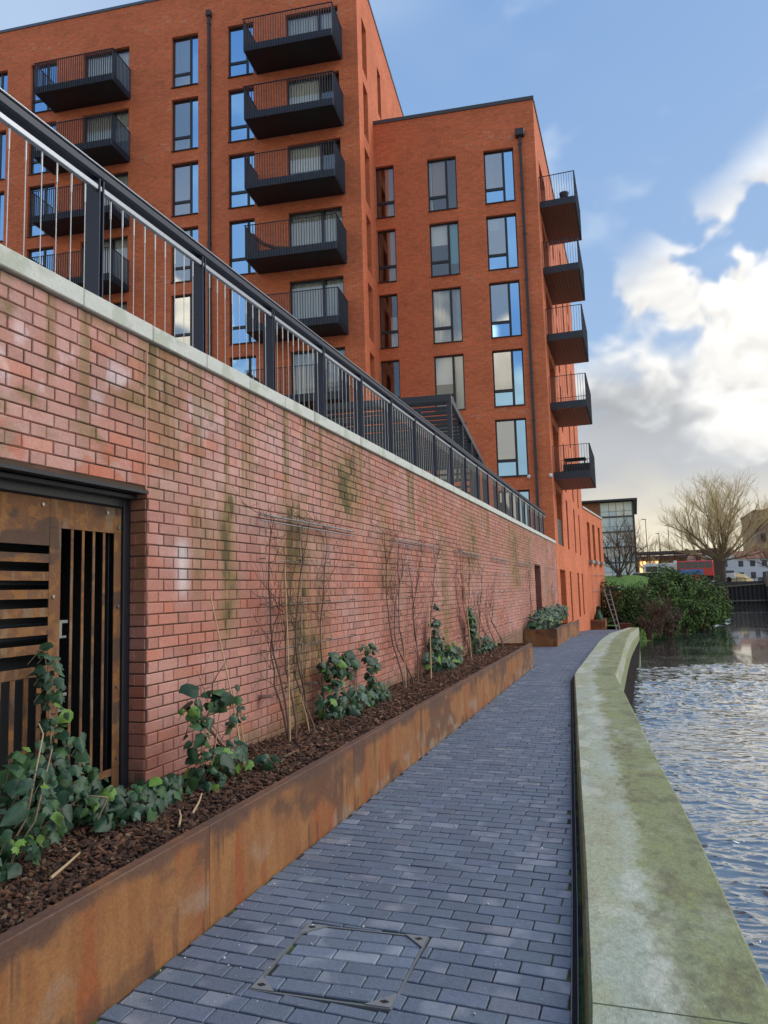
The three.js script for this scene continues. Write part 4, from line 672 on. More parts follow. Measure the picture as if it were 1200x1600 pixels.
ivy('tall ivy on a stake between the second and third trellises', [
  [-2.82, 1.32, 10.75, 0.04, 0.06, 0.06, 6], [-2.82, 1.08, 10.7, 0.06, 0.12, 0.12, 26], [-2.8, 0.78, 10.7, 0.1, 0.2, 0.22, 70], [-2.76, 0.5, 11.1, 0.16, 0.12, 0.5, 110], [-2.78, 0.62, 11.6, 0.12, 0.14, 0.3, 60], [-2.8, 0.6, 10.3, 0.1, 0.12, 0.2, 30]], [[[-2.78, 0.4, 10.6], [-2.8, 0.9, 10.6], [-2.82, 1.4, 10.75]]], 217, 0.09, false, 0.1);
ivy('ivy below the third trellis near the planter end', [[-2.82, 0.9, 13.3, 0.06, 0.26, 0.16, 60], [-2.78, 0.55, 13.9, 0.14, 0.16, 0.45, 100], [-2.82, 1.1, 13.1, 0.05, 0.2, 0.1, 24], [-2.76, 0.48, 14.5, 0.12, 0.06, 0.3, 40]], [], 219, 0.09, false, 0.08);
{
  const R = rng(230), blobs = []; for (let k = 0; k < 14; k++) { const z = 20.9 + k * 0.52; blobs.push([-2.6 + (R() - 0.5) * 0.25, gnd(z) + 0.56 + 0.16 * R() + (k > 5 ? 0.14 : 0), z, 0.26, 0.2 + R() * 0.12, 0.34, 60]); }
  ivy('row of leafy evergreen shrubs filling the second steel planter', blobs, [], 231, 0.12, false, 0.06);
}
{
  for (const [z, n, l] of [[50.0, 260, 'left small conifer in the far little planter'], [51.4, 220, 'right small conifer in the far little planter']]) {
    const t = thing('small_conifer', l, 'conifer', null, [0, 0, 0]), R = rng(z * 10), g = [], o = new THREE.Object3D();
    for (let i = 0; i < n; i++) { const h = Math.pow(R(), 1.3), a = R() * 6.28, r = 0.34 * (1 - h) * (0.5 + R() * 0.5); leafPose(o, [-2.45 + Math.cos(a) * r, -0.66 + h * 0.85, z + Math.sin(a) * r], [Math.cos(a), 0.5, Math.sin(a)], 0.16, R); g.push(leafGeo[2].clone().applyMatrix4(o.matrix)); }
    put('foliage', mergeGeometries(g), leafMats[1], t).userData.kind = 'stuff'; put('trunk', new GB().tube([[-2.45, -0.7, z], [-2.45, 0.0, z]], 0.03, 0.01, 5), twigMat, t);
  }
}

// ------------------------------------------------------------------ buildings
const flatBrick = tex(2048, 2048, (u, v, o) => {                                    // 6.75 m x 6 m of Flemish bond in orange-red brick
  const row = Math.floor(v * 80), fy = v * 80 - row, s = u * 20 + (row & 1 ? 0.5 : 0), i = Math.floor(s), fx = (s - i) * 0.3375;
  const second = fx > 0.22, id = (i % 20) * 2 + (second ? 1 : 0), jx = second ? Math.min(fx - 0.22, 0.3375 - fx) : Math.min(fx + 0.0025, 0.22 - fx), joint = fy < 0.13 || jx < 0.0055;
  const h = hash3(id, row, 5), h2 = hash3(id, row, 6), a = fbm2(u * 6, v * 6, 3, 6, 6, 181), k = 0.83 + 0.22 * h + 0.35 * (a - 0.5) + 0.12 * (n2(u * 400, v * 400, 400, 400, 3) - 0.5);
  o[0] = 0.72 * k; o[1] = (0.188 + 0.04 * (h2 - 0.5)) * k; o[2] = 0.076 * k;
  if (h2 > 0.96) { o[0] *= 0.82; o[1] *= 0.8; o[2] *= 0.85; }
  if (joint) { o[0] = 0.44; o[1] = 0.15; o[2] = 0.075; }
  if (a > 0.5) mix3(o, 0.62, 0.34, 0.24, 0.5 * sstep(0.66, 0.76, fbm2(u * 26, v * 70, 3, 26, 70, 183)) * sstep(0.5, 0.6, a));
});
const flatBump = gtex(1024, 1024, (u, v) => { const row = Math.floor(v * 80), fy = v * 80 - row, s = u * 20 + (row & 1 ? 0.5 : 0), i = Math.floor(s), fx = (s - i) * 0.3375, jx = fx > 0.22 ? Math.min(fx - 0.22, 0.3375 - fx) : Math.min(fx + 0.0025, 0.22 - fx); return fy < 0.16 || jx < 0.008 ? 0.1 : 0.75 + 0.25 * hash3(i % 20, row, fx > 0.22 ? 1 : 2); });
const cityBrick = std({ map: every(flatBrick, 6.75, 6), roughness: 0.9, bumpMap: every(flatBump, 6.75, 6), bumpScale: 0.006 });
const roofMat = std({ c: [0.06, 0.06, 0.065], roughness: 0.8 }), sillMat = std({ c: [0.025, 0.026, 0.03], roughness: 0.4 });
const frameMat = std({ c: [0.016, 0.018, 0.023], roughness: 0.4 });
const paneMat = new THREE.MeshPhysicalMaterial({ roughness: 0.0, transmission: 1, thickness: 0, ior: 2.35, side: THREE.DoubleSide }); paneMat.color.setRGB(0.90, 0.94, 0.93);
const paneBlue = paneMat.clone(); paneBlue.ior = 4.6; paneBlue.color.setRGB(0.45, 0.52, 0.58);
const mirrorGlass = new THREE.MeshPhysicalMaterial({ metalness: 1, roughness: 0.015 }); mirrorGlass.color.setRGB(0.34, 0.56, 0.78);
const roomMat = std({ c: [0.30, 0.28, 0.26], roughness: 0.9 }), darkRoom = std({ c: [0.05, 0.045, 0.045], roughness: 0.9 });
const pleat = gtex(256, 16, (u) => 0.5 + 0.5 * Math.sin(u * 2 * Math.PI * 8 + 2 * Math.sin(u * 12)));
const curtainMat = new THREE.MeshPhysicalMaterial({ roughness: 1, transmission: 0.35, thickness: 0, side: THREE.DoubleSide, bumpMap: every(pleat, 0.9, 1), bumpScale: 0.05 }); curtainMat.color.setRGB(0.88, 0.85, 0.77);
const blindMat = std({ c: [0.74, 0.72, 0.66], roughness: 0.9 }), tealMat = std({ c: [0.10, 0.40, 0.46], roughness: 0.9 }), brickReflectionMat = std({ c: [0.36, 0.24, 0.18], roughness: 0.9 });
// a wall in face coordinates (u along, y up, outwards = +z) with openings [u0, u1, y0, y1] and reveals
function facade(u0, u1, y0, y1, holes, depth) {
  const g = new GB(false), us = [...new Set([u0, u1, ...holes.flatMap((h) => [h[0], h[1]])])].sort((a, b) => a - b), ys = [...new Set([y0, y1, ...holes.flatMap((h) => [h[2], h[3]])])].filter((y) => y >= y0 && y <= y1).sort((a, b) => a - b);
  for (let i = 0; i < us.length - 1; i++) { let run = null; for (let j = 0; j < ys.length; j++) {
    const open = j === ys.length - 1 || holes.some((h) => us[i] >= h[0] - 1e-6 && us[i + 1] <= h[1] + 1e-6 && ys[j] >= h[2] - 1e-6 && ys[j + 1] <= h[3] + 1e-6);
    if (!open && run === null) run = ys[j]; if (open && run !== null) { g.face([[us[i], run, 0], [us[i + 1], run, 0], [us[i + 1], ys[j], 0], [us[i], ys[j], 0]], [0, 0, 1]); run = null; }
  } }
  for (const [a, b, c, d, dp] of holes) { const D = -(dp ?? depth);
    g.face([[a, c, 0], [a, d, 0], [a, d, D], [a, c, D]], [1, 0, 0]); g.face([[b, c, 0], [b, d, 0], [b, d, D], [b, c, D]], [-1, 0, 0]);
    g.face([[a, d, 0], [b, d, 0], [b, d, D], [a, d, D]], [0, -1, 0]); g.face([[a, c, 0], [b, c, 0], [b, c, D], [a, c, D]], [0, 1, 0]); }
  return g;
}
const PROTO = {};
// kind of window: posts at fractions of the width, transom height (from the sill) and which bays it crosses
function windowProto(key, w, h, mull, tr, trBays, dark) {
  const t = new THREE.Group(); t.name = 'window';
  const f = new GB(false), F = 0.055, D = 0.07, xs = [0, ...mull.map((m) => m * w), w];
  f.cbox(0, w, 0, F, -D, 0, 0.006); f.cbox(0, w, h - F, h, -D, 0, 0.006); f.cbox(0, F, F, h - F, -D - 0.001, -0.001, 0.006); f.cbox(w - F, w, F, h - F, -D - 0.001, -0.001, 0.006);
  for (const m of mull) f.cbox(m * w - 0.05, m * w + 0.05, F, h - F, -D - 0.002, -0.002, 0.006);
  const panes = [];
  for (let i = 0; i < xs.length - 1; i++) {
    const a = xs[i] + (i ? 0.05 : F), b = xs[i + 1] - (i < xs.length - 2 ? 0.05 : F);
    if (trBays.includes(i)) { f.cbox(a, b, tr - 0.045, tr + 0.045, -D - 0.003, -0.003, 0.006); f.box(a, b, tr + 0.045, tr + 0.085, -0.05, -0.02); panes.push([a, b, F, tr - 0.045], [a, b, tr + 0.085, h - F]); } else panes.push([a, b, F, h - F]);
  }
  put('frame', f, frameMat, t);
  panes.forEach(([a, b, c, d], i) => { const k = 0.0022 * (i % 2 ? 1 : -1); put('pane', new GB(false).face([[a, c, -0.04 - k], [b, c, -0.04 + k], [b, d, -0.04 + k], [a, d, -0.04 - k]], [0, 0, 1]), key === 'e' || key === 'leftwin' || (key === 'd' && i === panes.length - 1) || (key === 'c' && i !== 1) ? mirrorGlass : 'cd'.includes(key) || key === 'leftwin' ? paneBlue : paneMat, t); });
  put('sill', new GB(false).cbox(-0.0, w, -0.035, -0.003, -0.05, 0.20, 0.004), sillMat, t);
  const room = new GB(false), e = 0.5, Z = -3;
  room.face([[-e, -0.2, Z], [w + e, -0.2, Z], [w + e, h + 0.2, Z], [-e, h + 0.2, Z]], [0, 0, 1]); room.face([[-e, -0.2, Z], [w + e, -0.2, Z], [w + e, -0.2, -0.1], [-e, -0.2, -0.1]], [0, 1, 0]); room.face([[-e, h + 0.2, Z], [w + e, h + 0.2, Z], [w + e, h + 0.2, -0.1], [-e, h + 0.2, -0.1]], [0, -1, 0]);
  for (const [x, n] of [[-e, 1], [w + e, -1]]) room.face([[x, -0.2, Z], [x, h + 0.2, Z], [x, h + 0.2, -0.1], [x, -0.2, -0.1]], [n, 0, 0]);
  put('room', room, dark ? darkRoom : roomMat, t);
  PROTO[key] = { t, w, h }; return t;
}
// hangings behind the glass, tan sheets painting in brick reflections: [kind, u0, u1, y0, y1] in fractions
const HANG = { c: ['curtain', curtainMat], b: ['blind', blindMat], t: ['curtain', tealMat], n: ['blind', brickReflectionMat] };
function putWindow(key, parent, x, y, z, ry, hang = []) {
  const p = PROTO[key], t = p.t.clone(); t.position.set(x, y, z); t.rotation.y = ry; parent.add(t);
  for (const [k, a, b, c, d] of hang) put(HANG[k][0], new GB(false).face([[a * p.w, c * p.h, -0.16], [b * p.w, c * p.h, -0.16], [b * p.w, d * p.h, -0.16], [a * p.w, d * p.h, -0.16]], [0, 0, 1]), HANG[k][1], t);
  return t;
}
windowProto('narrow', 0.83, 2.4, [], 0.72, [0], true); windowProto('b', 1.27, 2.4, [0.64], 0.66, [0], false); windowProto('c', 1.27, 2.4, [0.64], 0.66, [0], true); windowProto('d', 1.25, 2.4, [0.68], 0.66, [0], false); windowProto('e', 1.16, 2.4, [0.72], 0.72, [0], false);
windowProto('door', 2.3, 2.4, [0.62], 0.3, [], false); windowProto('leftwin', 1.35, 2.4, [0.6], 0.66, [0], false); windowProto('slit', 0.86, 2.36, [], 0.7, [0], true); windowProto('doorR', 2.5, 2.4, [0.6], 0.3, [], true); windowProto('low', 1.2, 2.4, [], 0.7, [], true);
const balconyPaint = std({ c: [0.036, 0.043, 0.062], roughness: 0.45 }), balconyDark = std({ c: [0.012, 0.012, 0.015], roughness: 0.6 }), woodSoffit = std({ c: [0.13, 0.045, 0.026], roughness: 0.5, bumpMap: every(grain, 0.7, 0.1), bumpScale: 0.002 });
function balconyProto(w, d, wood, solidEnd) {          // origin at the facade, underside; u to the right, outwards +z
  const t = new THREE.Group(); t.name = 'balcony';
  put('slab', new GB(false).box(0.02, w - 0.02, 0.03, 0.27, 0.005, d - 0.02), balconyDark, t);
  const s = new GB(false); if (wood) for (let k = 0; k < 10; k++) s.cbox(0.022, w - 0.022, 0.0, 0.028, 0.02 + k * (d - 0.05) / 10, 0.012 + (k + 1) * (d - 0.05) / 10, 0.004); else s.box(0.022, w - 0.022, 0.0, 0.028, 0.02, d - 0.03); put('soffit', s, wood ? woodSoffit : balconyDark, t);
  const f = new GB(false); f.box(0, w, 0.0, 0.30, d - 0.018, d - 0.008); f.box(0, 0.01, 0.0, 0.30, 0.01, d - 0.02); f.box(w - 0.01, w, 0, 0.30, 0.01, d - 0.02); put('fascia', f, balconyPaint, t);
  const b = new GB(false), n = Math.round(w / 0.105), m = Math.round(d / 0.105);
  for (let i = 0; i <= n; i++) { const x = i / n * w; b.box(x - 0.006, x + 0.006, 0.0, 1.385, d - 0.007, d + 0.043, { skip: '' }); }
  for (let i = 0; i < m; i++) for (const [x0, x1] of [[-0.045, 0.0], [w, w + 0.045]]) { const z = 0.02 + i / m * d; b.box(x0, x1, 0.0, 1.385, z - 0.006, z + 0.006); }
  put('balusters', b, balconyPaint, t);
  const r = new GB(false); r.cbox(-0.05, w + 0.05, 1.386, 1.402, d - 0.01, d + 0.048, 0.003); for (const [x0, x1] of [[-0.05, 0.004], [w - 0.004, w + 0.05]]) r.cbox(x0, x1, 1.386, 1.4015, 0, d - 0.011, 0.003); put('top_rail', r, balconyPaint, t);
  return t;
}
const balT = balconyProto(3.72, 1.45), balL = balconyProto(3.75, 1.38), balR = balconyProto(3.75, 1.46, true);
const putBalcony = (p, parent, x, y, z, ry) => { const t = p.clone(); t.position.set(x, y, z); t.rotation.y = ry; parent.add(t); return t; };
const R9 = rng(91);
function downpipe(parent, s, y0, y1, z, square) {
  const g = new GB(false); g.box(s - 0.055, s + 0.055, y0, y1 - 0.25, z + 0.03, z + 0.14); for (let y = y0 + 1; y < y1 - 0.5; y += 2.0) g.box(s - 0.075, s + 0.075, y, y + 0.05, z + 0.002, z + 0.146);
  if (square) g.cbox(s - 0.19, s + 0.19, y1 - 0.25, y1 + 0.06, z + 0.002, z + 0.26, 0.02); else g.cbox(s - 0.11, s + 0.11, y1 - 0.25, y1 + 0.02, z + 0.002, z + 0.2, 0.02);
  put('downpipe', g, std({ c: [0.035, 0.033, 0.038], roughness: 0.45 }), parent);
}
// --- tall tower, front towards the camera
{
  const t = thing('apartment_tower', 'tall red brick apartment tower with two columns of black balconies', 'apartment building', null, [-9.64, 0, 27.04]); t.rotation.y = YS;
  const H = 28.05, fy = (k) => 6.0 + 2.957 * k, holes = [], L = -24;
  const cols = [['door', -3.12, 2.3], ['e', -5.76, 1.16], ['d', -8.40, 1.25], ['door', -12.77, 2.3], ['leftwin', -15.46, 1.35], ['d', -17.95, 1.25], ['d', -21, 1.25]];
  for (let k = 0; k < 8; k++) { const y = k === 7 ? 3.38 : fy(k), h = k === 7 ? 2.1 : 2.4; for (const [, u, w] of cols) holes.push([u, u + w, y, y + h]); }
  put('front_wall', facade(L, 0, -1.5, H, holes, 0.20), cityBrick, t);
  const sh = []; for (let k = 0; k < 7; k++) sh.push([0.83, 1.69, fy(k), fy(k) + 2.38]); for (let k = 5; k < 7; k++) sh.push([3.86, 4.6, fy(k), fy(k) + 2.3]);
  const side = put('side_wall', facade(0, 13.2, -1.5, H, sh, 0.30), cityBrick, t); side.rotation.y = Math.PI / 2;
  put('rear_wall', new GB(false).box(L, -0.01, -1.5, H - 0.02, -13.2, -13.0), cityBrick, t); put('end_wall', new GB(false).box(L, L + 0.2, -1.5, H - 0.02, -13, -0.01), cityBrick, t);
  put('roof', new GB(false).box(L + 0.2, -0.3, H - 0.5, H - 0.3, -13, -0.3), roofMat, t);
  const cp = new GB(false); cp.box(L - 0.03, 0.03, H, H + 0.13, -0.32, 0.035); cp.box(-0.32, 0.035, H + 0.001, H + 0.131, -13.2, -0.321); put('parapet_cap', cp, std({ c: [0.10, 0.12, 0.15], roughness: 0.4, metalness: 0.4 }), t);
  for (let k = 0; k < 8; k++) for (const [key, u, w] of cols) {
    const y = k === 7 ? 3.36 : fy(k), x = R9(), hang = key === 'd' ? (k === 0 ? [['c', 0.02, 0.98, 0, 1]] : k === 6 ? [['c', 0, 0.6, 0, 1]] : x < 0.4 ? [['c', 0.68, 1, 0, 1]] : []) : key === 'door' ? (x < 0.75 ? [['c', 0.02, 0.60, 0, 1], ['c', 0.66, 1, x < 0.4 ? 0.45 : 0, 1]] : [['b', 0, 0.6, 0.55, 1]]) : x < 0.35 ? [['c', 0.5, 1, 0, 1]] : [];
    const win = putWindow(key, t, u, y, -0.13, 0, hang); if (k === 7) win.scale.y = 2.1 / 2.4;
  }
  for (let k = 0; k < 7; k++) putWindow('slit', t, -0.26, fy(k), -0.83, Math.PI / 2); for (let k = 5; k < 7; k++) { const w = putWindow('slit', t, -0.26, fy(k), -3.86, Math.PI / 2); w.scale.set(0.86, 0.97, 1); }
  for (let k = 0; k < 7; k++) { putBalcony(balT, t, -4.42, fy(k) - 0.10, 0, 0); putBalcony(balL, t, -14.17, fy(k) - 0.18, 0, 0); }
  downpipe(t, -6.6, 3.36, 26.95, 0, false);
  // fittings people keep outside
  const hm = put('hammock', new GB(false).tube([[-4.3, fy(3) + 1.15, 1.0], [-3.9, fy(3) + 0.75, 0.9], [-3.4, fy(3) + 0.55, 0.8], [-2.9, fy(3) + 0.5, 0.7]], 0.06, 0.10, 6), std({ c: [0.16, 0.07, 0.05], roughness: 0.9 }), t);
  hm.castShadow = true;
}
// --- lower block at the river corner
const block = thing('apartment_block', 'six storey red brick corner block with balconies over the river path', 'apartment building', null, [-2.975, 0, 30.5]); block.rotation.y = YS;
{
  const t = block, H = 22.35, fy = (k) => 6.13 + 2.955 * k, holes = [], FR = Math.PI / 2 - YS;
  const cols = [['narrow', -6.97, 0.83], ['b', -4.65, 1.27], ['c', -2.19, 1.27]];
  for (let k = -1; k < 5; k++) for (const [, u, w] of cols) holes.push([u, u + w, k < 0 ? 3.38 : fy(k), k < 0 ? 5.55 : fy(k) + 2.4]);
  put('front_wall', facade(-7.06, 0, -1.5, H, holes, 0.20), cityBrick, t);
  const rh = []; for (let k = 0; k < 5; k++) rh.push([1.25, 3.75, fy(k), fy(k) + 2.4, 0.5], [5.9, 6.76, fy(k), fy(k) + 2.36], [10.4, 11.26, fy(k), fy(k) + 2.36], [14.1, 14.96, fy(k), fy(k) + 2.36]);
  rh.push([1.25, 3.75, 3.35, 5.75, 0.5], [5.9, 6.76, 3.35, 5.72], [10.4, 11.26, 3.35, 5.72], [14.1, 14.96, 3.35, 5.72]);
  rh.push([1.25, 3.75, -0.35, 2.3, 0.6], [6.05, 6.9, -0.1, 2.3], [10.9, 12.1, -0.1, 2.3], [14.3, 15.3, -0.1, 2.3]);
  const river = put('river_wall_face', facade(0, 18, -2.6, H, rh, 0.35), cityBrick, t); river.name = 'side_wall'; river.rotation.y = FR;
  const hold = new THREE.Matrix4().makeRotationY(FR), at = (u, o) => new THREE.Vector3(u, 0, o).applyMatrix4(hold);
  put('rear_wall', new GB(false).box(-10.5, -2.1, -1.5, H - 0.02, -18.0, -17.8), cityBrick, t);
  put('roof', new GB(false).face([[-7.0, H - 0.35, -0.3], [-0.3, H - 0.35, -0.3], [-2.4, H - 0.35, -17.7], [-10.0, H - 0.35, -17.7]], [0, 1, 0]), roofMat, t);
  const cap = std({ c: [0.055, 0.058, 0.066], roughness: 0.45 });
  put('parapet_cap', new GB(false).box(-7.1, 0.04, H, H + 0.16, -0.32, 0.045), cap, t);
  const c2 = put('parapet_cap', new GB(false).box(0.33, 18, H + 0.001, H + 0.161, -0.32, 0.04), cap, t); c2.rotation.y = FR;
  const hangs = { b: [[['c', 0, 0.12, 0, 1], ['n', 0.14, 0.62, 0.3, 1]], [['b', 0, 0.62, 0.62, 1], ['t', 0.68, 1, 0.25, 1]], [['c', 0, 0.63, 0, 1], ['c', 0.66, 0.98, 0, 1]], [['b', 0, 0.62, 0.5, 1], ['c', 0.72, 1, 0, 1]], []], c: [[['n', 0.0, 0.3, 0, 1]], [['b', 0.02, 0.42, 0.78, 1]], [['c', 0.02, 0.62, 0, 1]], [['n', 0.0, 0.4, 0.4, 0.9]], [['n', 0, 0.5, 0, 0.4]]], narrow: [[['n', 0.45, 0.95, 0, 1]], [['n', 0.5, 1, 0, 1]], [['c', 0.55, 0.95, 0, 0.6]], [], []] };
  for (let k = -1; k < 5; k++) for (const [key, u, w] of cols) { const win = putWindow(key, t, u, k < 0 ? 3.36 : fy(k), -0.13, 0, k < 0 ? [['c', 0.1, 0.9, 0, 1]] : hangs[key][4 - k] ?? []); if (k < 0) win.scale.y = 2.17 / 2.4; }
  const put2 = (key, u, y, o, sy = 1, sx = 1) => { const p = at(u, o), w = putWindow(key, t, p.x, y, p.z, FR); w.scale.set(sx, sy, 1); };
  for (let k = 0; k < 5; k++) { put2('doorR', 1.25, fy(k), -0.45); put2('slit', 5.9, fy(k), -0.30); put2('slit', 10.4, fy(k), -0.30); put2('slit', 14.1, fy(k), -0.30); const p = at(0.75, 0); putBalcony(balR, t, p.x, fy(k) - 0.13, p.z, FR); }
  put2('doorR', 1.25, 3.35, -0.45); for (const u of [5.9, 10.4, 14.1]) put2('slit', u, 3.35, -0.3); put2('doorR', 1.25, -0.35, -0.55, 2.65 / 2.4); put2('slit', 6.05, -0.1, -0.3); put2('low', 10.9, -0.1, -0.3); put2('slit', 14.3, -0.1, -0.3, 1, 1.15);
  // guard in the recess at terrace level
  const gq = put('guard', new GB(false).box(1.3, 3.7, 3.36, 4.5, -0.1, -0.07), balconyPaint, t); gq.rotation.y = FR;
  downpipe(t, -0.62, 3.36, 20.95, 0, true);
  for (const s of [-0.92, -0.06]) { const g = new THREE.SphereGeometry(0.085, 12, 8); g.translate(s, 6.06, 0.1); put('dome_camera', g, std({ c: [0.7, 0.7, 0.7], roughness: 0.3 }), t); }
}
// things standing on the balconies
{
  const R = rng(5), p = (u, y, o) => { const v = new THREE.Vector3(u, 0, o).applyMatrix4(new THREE.Matrix4().makeRotationY(Math.PI / 2)); return [-2.975 + v.x, y, 30.5 - v.z]; };
  const pot = thing('plant_pot', 'dark round plant pot on the topmost river balcony', 'plant pot', null, p(1.3, 18.22, 1.0)); put('pot', new THREE.LatheGeometry([[0, 0], [0.14, 0], [0.2, 0.34], [0.21, 0.37], [0.17, 0.37], [0.16, 0.3]].map((q) => new THREE.Vector2(...q)), 18), balconyPaint, pot);
  const tb = thing('outdoor_table', 'black outdoor table on the lowest river balcony', 'table', null, p(2.2, 6.27, 0.8)); put('table_top', new GB(false).cbox(-0.45, 0.45, 0.72, 0.75, -0.4, 0.4, 0.006), metalPaint, tb); for (const [a, b] of [[-0.4, -0.35], [0.37, -0.35], [-0.4, 0.32], [0.37, 0.32]]) put('leg', new GB(false).box(a, a + 0.03, 0, 0.72, b, b + 0.03), metalPaint, tb);
  const so = thing('outdoor_sofa', 'grey slatted outdoor sofa on the lowest river balcony', 'sofa', null, p(3.4, 6.27, 0.75)); put('seat', new GB(false).cbox(-0.6, 0.6, 0.3, 0.42, -0.35, 0.35, 0.02), metalPaint, so); put('backrest', new GB(false).cbox(-0.6, 0.6, 0.42, 0.8, -0.35, -0.28, 0.02), metalPaint, so); for (const x of [-0.58, 0.5]) for (const z of [-0.33, 0.25]) put('leg', new GB(false).box(x, x + 0.08, 0, 0.3, z, z + 0.08), metalPaint, so);
}
// --- low far wing that turns towards the water
{
  const t = thing('low_wing', 'low two storey orange brick wing beyond the corner block', 'apartment building', null, [-2.975, 0, 48.52]); const ry = Math.PI / 2 - rad(4.6); t.rotation.y = ry;
  const up = [[1.75, 2.95], [4.2, 5.4], [7.1, 8.2]], holes = up.map(([a, b]) => [a, b, 3.25, 5.75]);
  put('front_wall', facade(0, 9.7, -2.6, 6.5, holes, 0.4), cityBrick, t);
  put('end_wall', new GB(false).box(9.5, 9.7, -2.6, 6.48, -9, -0.01), cityBrick, t); put('roof', new GB(false).box(0, 9.5, 6.1, 6.3, -9, -0.3), roofMat, t);
  put('parapet_cap', new GB(false).box(-0.02, 9.76, 6.5, 6.62, -0.32, 0.06), std({ c: [0.5, 0.47, 0.42], roughness: 0.7 }), t);
  for (const [a, b] of up) { const w = putWindow('low', t, a, 3.25, -0.35, 0); w.scale.x = (b - a) / 1.2; put('window_box', new GB(false).cbox(a - 0.04, b + 0.04, 3.02, 3.24, 0.004, 0.24, 0.01), std({ c: [0.30, 0.28, 0.25], roughness: 0.8 }), t); }
  for (const y of [2.3, 1.2]) put('trellis_wire', new GB(false).tube([[2.2, y, 0.06], [9.2, y, 0.06]], 0.012, 0.012, 5), steel, t); for (const x of [2.4, 4.6, 6.8, 9.0]) put('trellis_wire', new GB(false).tube([[x, -0.6, 0.06], [x, 2.3, 0.06]], 0.012, 0.012, 5), steel, t);
}

// ------------------------------------------------------------------ banks and land beyond
const grassTex = tex(512, 512, (u, v, o) => { const a = fbm2(u * 12, v * 12, 5, 12, 12, 301), b = n2(u * 200, v * 200, 200, 200, 302); o[0] = 0.08 + 0.09 * a * b; o[1] = 0.15 + 0.12 * a * (0.5 + b); o[2] = 0.02 + 0.02 * b; });
const grassMat = std({ map: every(grassTex, 4), roughness: 1, bumpMap: every(grain, 0.8), bumpScale: 0.05 });
const asphalt = std({ c: [0.09, 0.09, 0.092], roughness: 0.95, bumpMap: every(grain, 0.8), bumpScale: 0.004 });
{
  const g = new GB(), hgt = (x, z) => { const xs = z < 68 ? (z - 51) * 0.33 : 5.6 + (z - 68) * 0.05, e = sstep(-1.6, 0.3, x - xs); return lerp(lerp(-1.1, lerp(2.5, 1.5, sstep(-0.5, 4.5, x)), sstep(55, 78, z)) - 1.0 * sstep(86, 110, z), -2.7, e); };
  for (let z = 51.5; z < 117; z += 1.5) for (let x = -40; x < 14; x += x < -6 ? 2 : 0.5) { const w = x < -6 ? 2 : 0.5; g.face([[x, hgt(x, z), z], [x + w, hgt(x + w, z), z], [x + w, hgt(x + w, z + 1.5), z + 1.5], [x, hgt(x, z + 1.5), z + 1.5]], [0, 1, 0]); }
  structure('grass_bank', g, grassMat);
  structure('road', new GB().box(-400, 9.3, -3, 1.5, 117.5, 900), asphalt);
  structure('road', new GB().box(9.304, 400, -3, 1.496, 118.6, 900), asphalt);
  structure('riverside_path', new GB().box(-60, -3.3, -3, -1.18, 50.6, 56), std({ c: [0.16, 0.15, 0.14], roughness: 0.95 }));
}
{ // quay of dark sheet piles with a plain fence
  const t = thing('quay_wall', 'dark corrugated sheet pile quay across the river under the bare plane tree', 'quay', null, [0, 0, 0]), g = new GB();
  for (let i = 0; i < 14; i++) { const x = 9.3 + i * 0.58; g.box(x, x + 0.3, -3.2, 0.62 + i * 0.035, 117.6, 118.5); g.box(x + 0.3, x + 0.58, -3.2, 0.60 + i * 0.035, 117.85, 118.5); }
  put('sheet_piling', g, std({ c: [0.022, 0.02, 0.022], roughness: 0.7 }), t);
  put('waling', new GB().box(9.2, 17.5, -1.25, -1.1, 117.5, 117.59), std({ c: [0.16, 0.14, 0.12], roughness: 0.8 }), t); put('coping', new GB().bar([9.1, 0.70, 118.0], [17.6, 1.2, 118.0], 1.1, 0.16), std({ c: [0.17, 0.15, 0.10], roughness: 0.9 }), t);
  put('timber_fender', new GB().box(9.2, 17.5, -2.3, -1.7, 117.3, 117.59), std({ c: [0.025, 0.02, 0.018], roughness: 0.8 }), t);
  const f = thing('quay_fence', 'thin grey post and rail fence along the far quay', 'fence', null, [0, 0, 0]);
  for (let i = 0; i < 7; i++) put('post', new GB().box(10.2 + i * 1.15, 10.28 + i * 1.15, 0.8, 2.0, 118.3, 118.38), metalPaint, f); for (const y of [1.95, 1.5]) put('rail', new GB().box(10.1, 17.3, y, y + 0.06, 118.22, 118.29), metalPaint, f);
  const b = thing('river_bridge', 'dark low bridge deck over the river at the right edge', 'bridge', null, [0, 0, 0]); put('deck', new GB().box(17.3, 60, 0.75, 2.1, 116.2, 124), std({ c: [0.16, 0.14, 0.12], roughness: 0.9 }), b); put('parapet', new GB().box(17.3, 60, 2.101, 2.9, 116.25, 116.6), std({ c: [0.2, 0.18, 0.16], roughness: 0.9 }), b); put('abutment', new GB().box(17.32, 19, -3, 0.749, 116.6, 123), std({ c: [0.03, 0.028, 0.026], roughness: 0.9 }), b);
}
